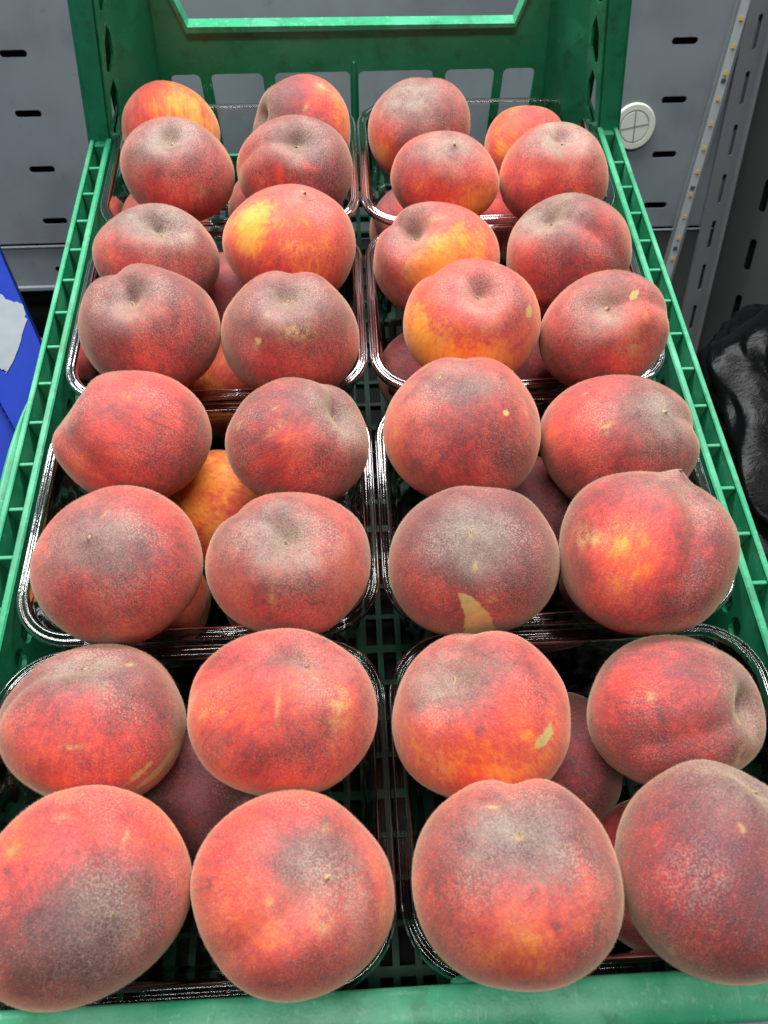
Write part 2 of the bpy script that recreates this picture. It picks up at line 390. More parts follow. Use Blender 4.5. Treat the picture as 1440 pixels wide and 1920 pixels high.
# long side rails: inner wall with a row of slots, outer wall, cells between
for sx in (-1, 1):
    holes = []
    yy = .030
    while yy < .51:
        holes.append(slot(yy, -.0235, .0048, .0070, 3)); yy += .0144
    mb = MB(); mb.panel([(FY, ZF-.02), (.5362, ZF-.02), (.5362, -.0004), (FY, -.0004)], holes, lambda u, v, w: (sx*(IX+w), u, v), .0022)
    mb.panel([(.5366, ZF-.02), (BY, ZF-.02), (BY, -.001), (.5366, -.001)], [], lambda u, v, w: (sx*(IX+w), u, v), .0022)
    C_(mb, 'inner_wall', M_green)
    mb = MB(); mb.box(min(sx*(IX-.0008), sx*(IX+.0033)), max(sx*(IX-.0008), sx*(IX+.0033)), FY, .5362, -.0003, .0016, .0008)
    C_(mb, 'inner_rail', M_rim)
    mb = MB(); mb.box(min(sx*(OX-.0016), sx*OX), max(sx*(OX-.0016), sx*OX), -.016, .5362, ZF-.018, -.0004)
    mb.box(min(sx*(OX-.0023), sx*(OX+.0008)), max(sx*(OX-.0023), sx*(OX+.0008)), -.016, .5362, -.0003, .0012, .0005)
    C_(mb, 'outer_wall', M_rim)
    mb = MB(); mb.box(min(sx*(IX+.0024), sx*(OX-.0018)), max(sx*(IX+.0024), sx*(OX-.0018)), -.014, .5362, -.050, -.047)
    C_(mb, 'cell_floor', M_green)
    # grip lip swelling out of the outer wall
    pts = []
    for i in range(25):
        t = i/24; pts.append((.19+.11*t, .0070*math.sin(math.pi*t)**.55))
    mb = MB(); n = len(pts); V = []
    for z, e in ((-.0075, 0.0), (-.0045, .8), (-.0035, 1.0), (-.022, 1.0)):
        V += [(sx*(OX+.0002+.0002+b*e), a, z) for a, b in pts]
    F = [(q*n+i, q*n+i+1, (q+1)*n+i+1, (q+1)*n+i) for q in range(3) for i in range(n-1)]
    if sx < 0: mb.add(V, F); C_(mb, 'grip_lip', M_rim, True)
    # partitions of the rail, one by one
    y0, dy = (.5045, .0285) if sx < 0 else (.4967, .0281)
    rib = None
    for k in range(18):
        y = y0-dy*k
        if y < .004: break
        loc = (sx*(IX+OX)/2-ob.x+sx*.0002, y-ob.y, -.0006-ob.z)
        if rib is None:
            hw = (OX-IX)/2-.0021
            mb = MB(); mb.box(-hw, hw, -.0011, .0011, -.0460, 0, .0004)
            mb.box(-sx*hw if sx > 0 else hw-.0032, -sx*hw+.0032 if sx > 0 else hw, .0012, .0090, -.0460, -.0150, .0008)
            mb.V = [(v[0], v[1], v[2]) for v in mb.V]
            rib = mb.obj('rail_rib', M_rim, cr); rib.location = loc
        else: share('rail_rib', rib, cr, loc)
    # end stop of the rail
    mb = MB(); mb.box(min(sx*(IX+.0024), sx*(OX-.0018)), max(sx*(IX+.0024), sx*(OX-.0018)), .5300, .5360, -.028, -.0006, .0006); C_(mb, 'rail_end', M_rim)

# tall corner columns at the back
def loft(mbx, a0, b0, a1, b1, holes, t, outer=None):
    """panel between bottom edge a0-b0 and top edge a1-b1; (u, v) in 0..1"""
    a0, b0, a1, b1 = map(Vector, (a0, b0, a1, b1))
    nr = (b0-a0).cross(a1-a0).normalized()
    fm = lambda u, v, w: tuple((a0.lerp(b0, u)).lerp(a1.lerp(b1, u), v)+nr*w)
    mbx.panel(outer or [(0, 0), (.5, 0), (1, 0), (1, .25), (1, .5), (1, .75), (1, 1), (.5, 1), (0, 1), (0, .75), (0, .5), (0, .25)], holes, fm, t)
for sx in (-1, 1):
    z0, z1 = -.028, .155
    lean = lambda z: .0162*(z/.094)
    pl = lambda xx, yy, z: (sx*(xx-lean(z)*(1.0 if yy < .57 else .62)), yy+z*.02, z)
    fl0, fl1 = (.1943, .5366), (.1815, .5372)                       # front flange
    st1 = (.1742, .5500)                                            # end of the slotted strip
    in1 = (.1495, BY-.0006)                                         # inner corner at the back wall
    par = sx*.0022
    mb = MB(); loft(mb, pl(*fl0, z0), pl(*fl1, z0), pl(*fl0, z1), pl(*fl1, z1), [], -par); C_(mb, 'column_flange', M_green)
    mb = MB()
    vz = lambda z: (z-z0)/(z1-z0)
    hol = [[(.22, vz(.0040)), (.50, vz(.0005)), (.84, vz(.0110)), (.86, vz(.0290)), (.60, vz(.0400)), (.30, vz(.0330))],
           [(.25, vz(.0470)), (.55, vz(.0440)), (.84, vz(.0540)), (.80, vz(.0680)), (.55, vz(.0760)), (.32, vz(.0660))],
           [(.25, vz(.0860)), (.55, vz(.0830)), (.84, vz(.0930)), (.80, vz(.1070)), (.55, vz(.1150)), (.32, vz(.1050))]]
    loft(mb, pl(*fl1, z0), pl(*st1, z0), pl(*fl1, z1), pl(*st1, z1), hol, -par); C_(mb, 'column_slotted_strip', M_rim)
    mb = MB(); loft(mb, pl(*st1, z0), pl(*in1, z0), pl(*st1, z1), pl(*in1, z1), [], -par); C_(mb, 'column_inner_face', M_green)
    mb = MB(); loft(mb, pl(.1948, BY+.008, z0), pl(.1948, .5372, z0), pl(.1948, BY+.008, z1), pl(.1948, .5372, z1), [], -par); C_(mb, 'column_outer_face', M_green)

# back end wall with hand opening and windows, its flange, the front wall
wins = [(-.138, -.116), (-.108, -.0690), (-.0600, -.0032), (.0032, .0600), (.0695, .1070), (.1140, .138)]
def win(a, b, z0, z1, rc=.0035):
    return [(a, z0), (b, z0), (b, z1-rc), (b-rc*.3, z1-rc*.3), (b-rc, z1), (a+rc, z1), (a+rc*.3, z1-rc*.3), (a, z1-rc)]
mb = MB()
mb.panel([(-.193, ZF-.02), (.193, ZF-.02), (.175, .155), (.1515, .155), (.1178, .0480), (-.1195, .0480), (-.1525, .155), (-.175, .155)],
         [win(a, b, -.050, .0172) for a, b in wins], lambda u, v, w: (u, BY+w, v), .0026)
C_(mb, 'back_wall', M_green)
dipl = [(-.1532, .157), (-.1525, .155), (-.1195, .0480), (.1178, .0480), (.1515, .155)]
mb = MB()
def strip(mbx, P, y0, y1, t):
    # flange along polyline P in the x-z plane
    n = len(P); V = []
    for i, (x, z) in enumerate(P):
        a = Vector(P[max(0, i-1)]); b = Vector(P[min(n-1, i+1)]); d = (b-a).normalized(); nn = Vector((-d.y, d.x))
        if 0 < i < n-1:
            d1 = (Vector(P[i])-a).normalized(); c = max(.5, d1.dot(d)); nn = nn/c
        for y in (y0, y1):
            V += [(x, y, z), (x+nn.x*t, y, z+nn.y*t)]
    F = []
    for i in range(n-1):
        a = i*4; b = a+4
        F += [(a, b, b+1, a+1), (a+2, a+3, b+3, b+2), (a+1, b+1, b+3, a+3), (a, a+2, b+2, b)]
    F += [(0, 1, 3, 2), ((n-1)*4, (n-1)*4+2, (n-1)*4+3, (n-1)*4+1)]
    mbx.add(V, F)
strip(mb, [(-.1525, .155), (-.1195, .0483), (.1178, .0483), (.1515, .155)], BY-.0030, BY+.0085, .0028)
C_(mb, 'hand_opening_flange', M_rim)
mb = MB(); mb.box(-.0016, .0016, BY-.0022, BY-.0001, -.050, .0255, .0008); C_(mb, 'centre_rib', M_green)
mb = MB(); mb.panel([(-.19, ZF-.02), (.19, ZF-.02), (.19, .0100), (-.19, .0100)], [slot(-.15+.025*k, -.030, .0085, .012, 3) for k in range(13)], lambda u, v, w: (u, FY-.0032+w, v), .0026)
C_(mb, 'front_wall', M_green)
mb = MB(); n = 60
prof = [(.0012, -.004), (.0012, .0008), (.0004, .0022), (-.0015, .0029), (-.0080, .0031), (-.0140, .0027), (-.0158, .0014), (-.0165, -.0030), (-.0165, -.012)]
V = []
for i in range(n+1):
    x = -.196+.392*i/n
    for (a, b) in prof: V.append((x, FY-.0002+a*1.0, .0102+b))
m_ = len(prof); F = [(i*m_+k, (i+1)*m_+k, (i+1)*m_+k+1, i*m_+k+1) for i in range(n) for k in range(m_-1)]
mb.add(V, F); C_(mb, 'front_rim', M_lip, True)
V = []; F = []
for r in range(5):
    for i in range(12):
        a = i*2*math.pi/12; q = .0055*math.cos(r/4*math.pi/2); V.append((.0235+q*math.cos(a)*1.15, FY+.0008+q*math.sin(a)*.55, .0060+.0035*math.sin(r/4*math.pi/2)))
F = [(r*12+i, r*12+(i+1) % 12, (r+1)*12+(i+1) % 12, (r+1)*12+i) for r in range(4) for i in range(12)]
mb = MB().add(V, F); C_(mb, 'locating_boss', M_green, True)

# ------------------------------------------------------------------ clear punnets
HX, HY = .0891, .0719
ROWS = [(.0680, 'front'), (.2135, 'second'), (.3605, 'third'), (.5070, 'back')]
def sweep(prof, flute=0.0, n=12):
    V = []; F = []; m = 4*(n+1)
    for off, z in prof:
        P = rrect(HX+off, HY+off, max(.004, .030+off), n)
        for i, (x, y) in enumerate(P): V.append((x, y, z))
    for k in range(len(prof)-1):
        F += [(k*m+i, k*m+(i+1) % m, (k+1)*m+(i+1) % m, (k+1)*m+i) for i in range(m)]
    return V, F, m
random.seed(4)
def dense(P, step=.0030):
    out = []
    for a, b in zip(P, P[1:]+P[:1]):
        d = math.dist(a, b); k = max(1, int(d/step))
        out += [(a[0]+(b[0]-a[0])*i/k, a[1]+(b[1]-a[1])*i/k) for i in range(k)]
    return out
TZ = -.0610
def make_wall():
    base = dense(rrect(HX, HY, .030, 12)); m = len(base); V = []; F = []
    lev = [(-.0138, TZ+.0005), (-.0118, TZ+.004), (-.0102, TZ+.022), (-.0088, TZ+.040), (-.0082, -.0110), (-.0079, -.0065), (-.0074, -.0042)]
    cum = 0
    for k, (off, z) in enumerate(lev):
        cum = 0
        for i, (x, y) in enumerate(base):
            a, b = base[i-1], base[(i+1) % m]; d = Vector((b[0]-a[0], b[1]-a[1])).normalized(); nn = (d.y, -d.x)
            cum += math.dist(base[i-1], base[i])
            fl = .0009*max(0, math.sin(cum*2*math.pi/.0155))**3 if 1 <= k <= 3 else 0
            V.append((x+nn[0]*(off+fl), y+nn[1]*(off+fl), z))
    for k in range(len(lev)-1): F += [(k*m+i, k*m+(i+1) % m, (k+1)*m+(i+1) % m, (k+1)*m+i) for i in range(m)]
    return V, F
rimp = [(-.0074, -.0042), (-.0072, -.0016), (-.0065, .0001), (-.0054, .0009), (-.0043, .0007), (-.0036, .0002), (-.0029, .0003), (-.0020, .0007), (-.0010, .0003), (-.0002, -.0008), (.0000, -.0024), (-.0005, -.0038)]
tr0 = None
TRAY_LABEL = {
 ('front', 'left'): 'clear plastic punnet at the front left, against the front rim of the crate',
 ('front', 'right'): 'clear plastic punnet at the front right, against the front rim of the crate',
 ('second', 'left'): 'clear plastic punnet in the left column, second from the front',
 ('second', 'right'): 'clear plastic punnet in the right column, holding the peach with the big yellow scar',
 ('third', 'left'): 'clear plastic punnet in the left column, second from the back',
 ('third', 'right'): 'clear plastic punnet in the right column, second from the back',
 ('back', 'left'): 'clear plastic punnet at the back left corner, under the crate hand opening',
 ('back', 'right'): 'clear plastic punnet at the back right corner, under the crate hand opening'}
parts0 = []
for yc, rn in ROWS:
    for sx, cn in ((-1, 'left'), (1, 'right')):
        t = thing('punnet', TRAY_LABEL[(rn, cn)], 'punnet', (sx*.0896, yc, TZ), True, 'clear punnets in the green crate')
        if not parts0:
            V, F = make_wall(); parts0.append(mesh_obj('side_wall', [(v[0], v[1], v[2]-TZ) for v in V], F, M_pet, t, True))
            V, F, m = sweep(rimp); parts0.append(mesh_obj('rim', [(v[0], v[1], v[2]-TZ) for v in V], F, M_pet, t, True))
            V, F, m = sweep([(-.0138, TZ+.0005), (-.017, TZ), (-.024, TZ), (-.026, TZ+.0018), (-.036, TZ+.0018), (-.038, TZ), (-.050, TZ), (-.052, TZ+.0018), (-.060, TZ+.0018), (-.062, TZ), (-.0705, TZ)])
            parts0.append(mesh_obj('base', [(v[0], v[1], v[2]-TZ) for v in V], F, M_pet, t, True))
        else:
            for q in parts0: share(q.name.split('.')[0], q, t)

# ------------------------------------------------------------------ peaches
def peach_r(ph, lm, q):
    """radius of a unit peach at polar angle ph (0 = visible pole) and azimuth lm (0 = suture)"""
    rng = np.random.RandomState(q['seed'])
    r = np.ones_like(ph)
    sp = np.sin(ph)
    lw = (lm + np.pi) % (2*np.pi) - np.pi
    if q['kind'] == 'c':
        r = r - q['cav']*1.7*np.exp(-(ph/.27)**2) + .045*np.exp(-((ph-.58)/.28)**2)
    else:
        r = r - .035*np.exp(-(ph/.38)**2) + q['cav']*np.exp(-(ph/.13)**2)
    fade = np.clip((2.3-ph)/1.6, 0, 1)
    fade = fade*fade*(3-2*fade)
    cw = np.clip(np.cos(lw), 0, 1)**1.5
    ds = np.sin(lw)*sp
    r = r - q['sut']*.95*fade*cw*np.exp(-np.abs(ds/.17)**1.7)*np.clip(ph/.35, 0, 1)
    r = r + .022*fade*cw*np.exp(-((np.abs(ds)-.36)/.22)**2)
    nx, ny, nz = sp*np.cos(lm), sp*np.sin(lm), np.cos(ph)
    for i in range(7):
        k = rng.normal(size=3); k /= np.linalg.norm(k)
        fr = 1.6+rng.rand()*2.6
        r = r + .0165*np.sin(fr*(k[0]*nx+k[1]*ny+k[2]*nz)+rng.rand()*6.28)
    for i in range(5):
        k = rng.normal(size=3); k /= np.linalg.norm(k)
        fr = 6+rng.rand()*5
        r = r + .0028*np.sin(fr*(k[0]*nx+k[1]*ny+k[2]*nz)+rng.rand()*6.28)
    return np.stack([r*nx, r*ny, r*nz*q['obl']], -1)

def peach_grid(nu, nv):
    u = np.linspace(0, 1, nv+1)[1:-1]
    ph = np.pi*(.55*u+.45*u**1.7)
    lm = np.arange(nu)/nu*2*np.pi
    P, L = np.meshgrid(ph, lm, indexing='ij')
    ph = np.concatenate([[0.0], P.ravel(), [np.pi]]); lm = np.concatenate([[0.0], L.ravel(), [0.0]])
    return ph, lm

def fill_mesh(me, V, quads, tris):
    nv = len(V); me.vertices.add(nv); me.vertices.foreach_set('co', np.asarray(V, np.float32).ravel())
    nl = quads.size+tris.size; me.loops.add(nl)
    me.loops.foreach_set('vertex_index', np.concatenate([quads.ravel(), tris.ravel()]).astype(np.int32))
    st = np.concatenate([np.arange(len(quads))*4, quads.size+np.arange(len(tris))*3]).astype(np.int32)
    me.polygons.add(len(st)); me.polygons.foreach_set('loop_start', st)
    me.update(calc_edges=True); me.validate()

def grid_faces(nu, nv):
    r = nv-1
    i, j = np.meshgrid(np.arange(r-1), np.arange(nu), indexing='ij')
    a = 1+i*nu+j; b = 1+i*nu+(j+1) % nu; c = 1+(i+1)*nu+(j+1) % nu; d = 1+(i+1)*nu+j
    q = np.stack([a, d, c, b], -1).reshape(-1, 4)
    j = np.arange(nu); last = 1+(r-1)*nu
    t = np.concatenate([np.stack([0*j, 1+j, 1+(j+1) % nu], -1), np.stack([0*j+1+r*nu, last+(j+1) % nu, last+j], -1)])
    return q, t

def seg_sdf(u, v, poly):
    """signed distance (negative inside) to a polygon, arrays"""
    P = np.array(poly); d = np.full(u.shape, 9.0); ins = np.zeros(u.shape, bool)
    for a, b in zip(P, np.roll(P, -1, 0)):
        e = b-a; w0 = u-a[0]; w1 = v-a[1]; t = np.clip((w0*e[0]+w1*e[1])/max(1e-9, e@e), 0, 1)
        d = np.minimum(d, np.hypot(w0-t*e[0], w1-t*e[1]))
        c = ((a[1] > v) != (b[1] > v)) & (u < (b[0]-a[0])*(v-a[1])/(b[1]-a[1]+1e-12)+a[0])
        ins ^= c
    return np.where(ins, -d, d)

def peach(p, label, nu, nv, nfuzz, group):
    q = dict(seed=p['seed'], kind=p.get('kind', 'c'), cav=p.get('cav', .1), sut=p.get('sut', .05), obl=.95)
    Mx = np.array(p['m']); c = np.array(p['c'])
    ph, lm = peach_grid(nu, nv)
    L = peach_r(ph, lm, q); W = L@Mx.T
    n = W/np.linalg.norm(W, axis=1, keepdims=True)
    me = bpy.data.meshes.new('peach'); quads, tris = grid_faces(nu, nv)
    fill_mesh(me, W, quads, tris); me.shade_smooth(); me.materials.append(M_peach)
    rng = np.random.RandomState(q['seed']+500)
    def wav(n, fr, cnt=6):
        o = 0
        for _ in range(cnt):
            k = rng.normal(size=3); k *= fr*(.6+.8*rng.rand())/np.linalg.norm(k); o = o+np.sin(n@k+rng.rand()*6.28)
        return o/math.sqrt(cnt)
    bl = p['base']+.05*wav(n, 3)+.03*wav(n, 7)
    # low-frequency warp keeps the blush patches from reading as ellipses
    wx = np.stack([wav(n, 6), wav(n, 6), wav(n, 6)], -1)*.07+np.stack([wav(n, 14), wav(n, 14), wav(n, 14)], -1)*.028
    nw = n+wx
    for a in p.get('pat', []):
        a = np.array(a); dlt = nw-a[:3]; u = dlt@a[3:6]; v = dlt@a[6:9]; fr = n@a[:3] > .1
        bl = bl+a[9]*np.exp(-(u*u+v*v)*.8)*fr
    gr = p.get('gray', 0)*np.exp(-((ph+.10*wav(n, 5)+.06*wav(n, 11))/.60)**2)*.95
    bl = bl-.20*min(1, p.get('gray', 0))*np.exp(-(ph/.62)**2)
    sc_ = np.zeros(len(n))
    for nn, e1, e2, poly in p.get('scar', []):
        dl = n-np.array(nn); u = dl@np.array(e1); v = dl@np.array(e2)
        s = np.where(n@np.array(nn) > .4, seg_sdf(u, v, poly), 1.0)
        sc_ = np.maximum(sc_, np.clip(.5-s*5, 0, 1))
    pa = np.zeros(len(n))
    for a in p.get('pale', []):
        a = np.array(a); dlt = n+wx*.15-a[:3]; u = dlt@a[3:6]; v = dlt@a[6:9]
        pa = np.maximum(pa, np.exp(-(u*u+v*v)*.9)*(n@a[:3] > .3))
    for _ in range(9 if nfuzz > 5000 else 0):           # rubbed specks, russet flecks and small bruises
        k = rng.normal(size=3); k /= np.linalg.norm(k); sz = rng.uniform(.018, .055); st = rng.uniform(1, 3.2)
        e1 = np.cross(k, rng.normal(size=3)); e1 /= np.linalg.norm(e1); e2 = np.cross(k, e1); dl = n+wx*.2-k
        m = np.exp(-((dl@e1)/sz)**2-((dl@e2)/(sz*st))**2)*(n@k > .5)
        if rng.rand() < .6: pa = np.maximum(pa, m*rng.uniform(.35, .9))
        else: bl = bl-.35*m
    col = np.stack([np.clip(bl, 0, 1), np.clip(gr, 0, 1), sc_, pa], -1).astype(np.float32)
    at = me.color_attributes.new('tint', 'FLOAT_COLOR', 'POINT'); at.data.foreach_set('color', col.ravel())
    fl = np.stack([np.cos(lm)*np.sin(ph), np.sin(lm)*np.sin(ph), ph*.07+q['seed']], -1).astype(np.float32)
    fa = me.attributes.new('flow', 'FLOAT_VECTOR', 'POINT'); fa.data.foreach_set('vector', fl.ravel())
    o = bpy.data.objects.new('peach', me); sc.collection.objects.link(o)
    o.matrix_world = RW @ Matrix.Translation(c)
    tag(o, label, 'peach', group)
    if nfuzz:
        N = nfuzz
        z = rng.uniform(-1, 1, N); az = rng.uniform(0, 2*np.pi, N)
        # fuzz lies in thicker and thinner drifts, thickest round the pole
        dd = np.stack([np.sqrt(1-z*z)*np.cos(az), np.sqrt(1-z*z)*np.sin(az), z], -1)
        den = .62+.22*wav(dd, 6)+.16*wav(dd, 15)+.35*np.exp(-(np.arccos(z)/.5)**2)*p.get('gray', 0)
        keep = rng.rand(N) < den; dd = dd[keep]; N = len(dd)
        f_ph = np.arccos(dd[:, 2]); f_lm = np.arctan2(dd[:, 1], dd[:, 0])
        B = peach_r(f_ph, f_lm, q)@Mx.T
        e = 1e-2
        B1 = peach_r(np.clip(f_ph+e, 0, np.pi), f_lm, q)@Mx.T-B; B2 = peach_r(f_ph, f_lm+e/np.maximum(.05, np.sin(f_ph)), q)@Mx.T-B
        nr = np.cross(B1, B2); nr /= np.linalg.norm(nr, axis=1, keepdims=True)+1e-12
        nr *= np.sign((nr*B).sum(1, keepdims=True))
        tg = rng.normal(size=(N, 3))+.5*wx[:1]; tg -= nr*(tg*nr).sum(1, keepdims=True); tg /= np.linalg.norm(tg, axis=1, keepdims=True)
        bn = np.cross(nr, tg)
        Ln = rng.uniform(.00055, .00125, (N, 1)); wd = rng.uniform(.000016, .000027, (N, 1)); li = rng.uniform(.30, .75, (N, 1)); cu = rng.uniform(-.5, .5, (N, 1))
        sd = bn*.8+nr*rng.uniform(-.6, .6, (N, 1))
        m1 = B+tg*Ln*.5+nr*Ln*li*.55; tp = B+tg*Ln*.9+nr*Ln*li*.75+bn*Ln*cu
        V = np.stack([B-sd*wd, B+sd*wd, m1-sd*wd*.8, m1+sd*wd*.8, tp], 1).reshape(-1, 3)
        k = np.arange(N)[:, None]*5
        fm = bpy.data.meshes.new('fuzz'); fill_mesh(fm, V, k+np.array([[0, 1, 3, 2]]), k+np.array([[2, 3, 4]]))
        fm.materials.append(M_fuzz)
        fo = bpy.data.objects.new('fuzz', fm); sc.collection.objects.link(fo); fo.parent = o; tag(fo, kind='stuff')
    if p.get('kind'):
        # dry stem or blossom scar at the pole: a small crumpled nub
        R = random.Random(q['seed']); hgt = .0009 if q['kind'] == 't' else .0012
        V = []; F = []
        top = peach_r(np.array([0.0]), np.array([0.0]), q)[0]@Mx.T; ax = Mx[:, 2]/np.linalg.norm(Mx[:, 2]); e1 = Mx[:, 0]/np.linalg.norm(Mx[:, 0]); e2 = np.cross(ax, e1)
        rad = R.uniform(.0006, .0010)
        for r in range(4):
            for i in range(8):
                a = i*math.pi/4; rr = rad*(1.25-.32*r)*R.uniform(.65, 1.3)
                V.append(top+ax*(hgt*(r/3-.25))+e1*(rr*math.cos(a)*1.5+.0006*r)+e2*rr*math.sin(a))
        V.append(top+ax*hgt*.62)
        F = [(r*8+i, r*8+(i+1) % 8, (r+1)*8+(i+1) % 8, (r+1)*8+i) for r in range(3) for i in range(8)]+[(24+i, 24+(i+1) % 8, 32) for i in range(8)]
        mesh_obj('stem_scar', V, F, M_stem, o, True)
    return o

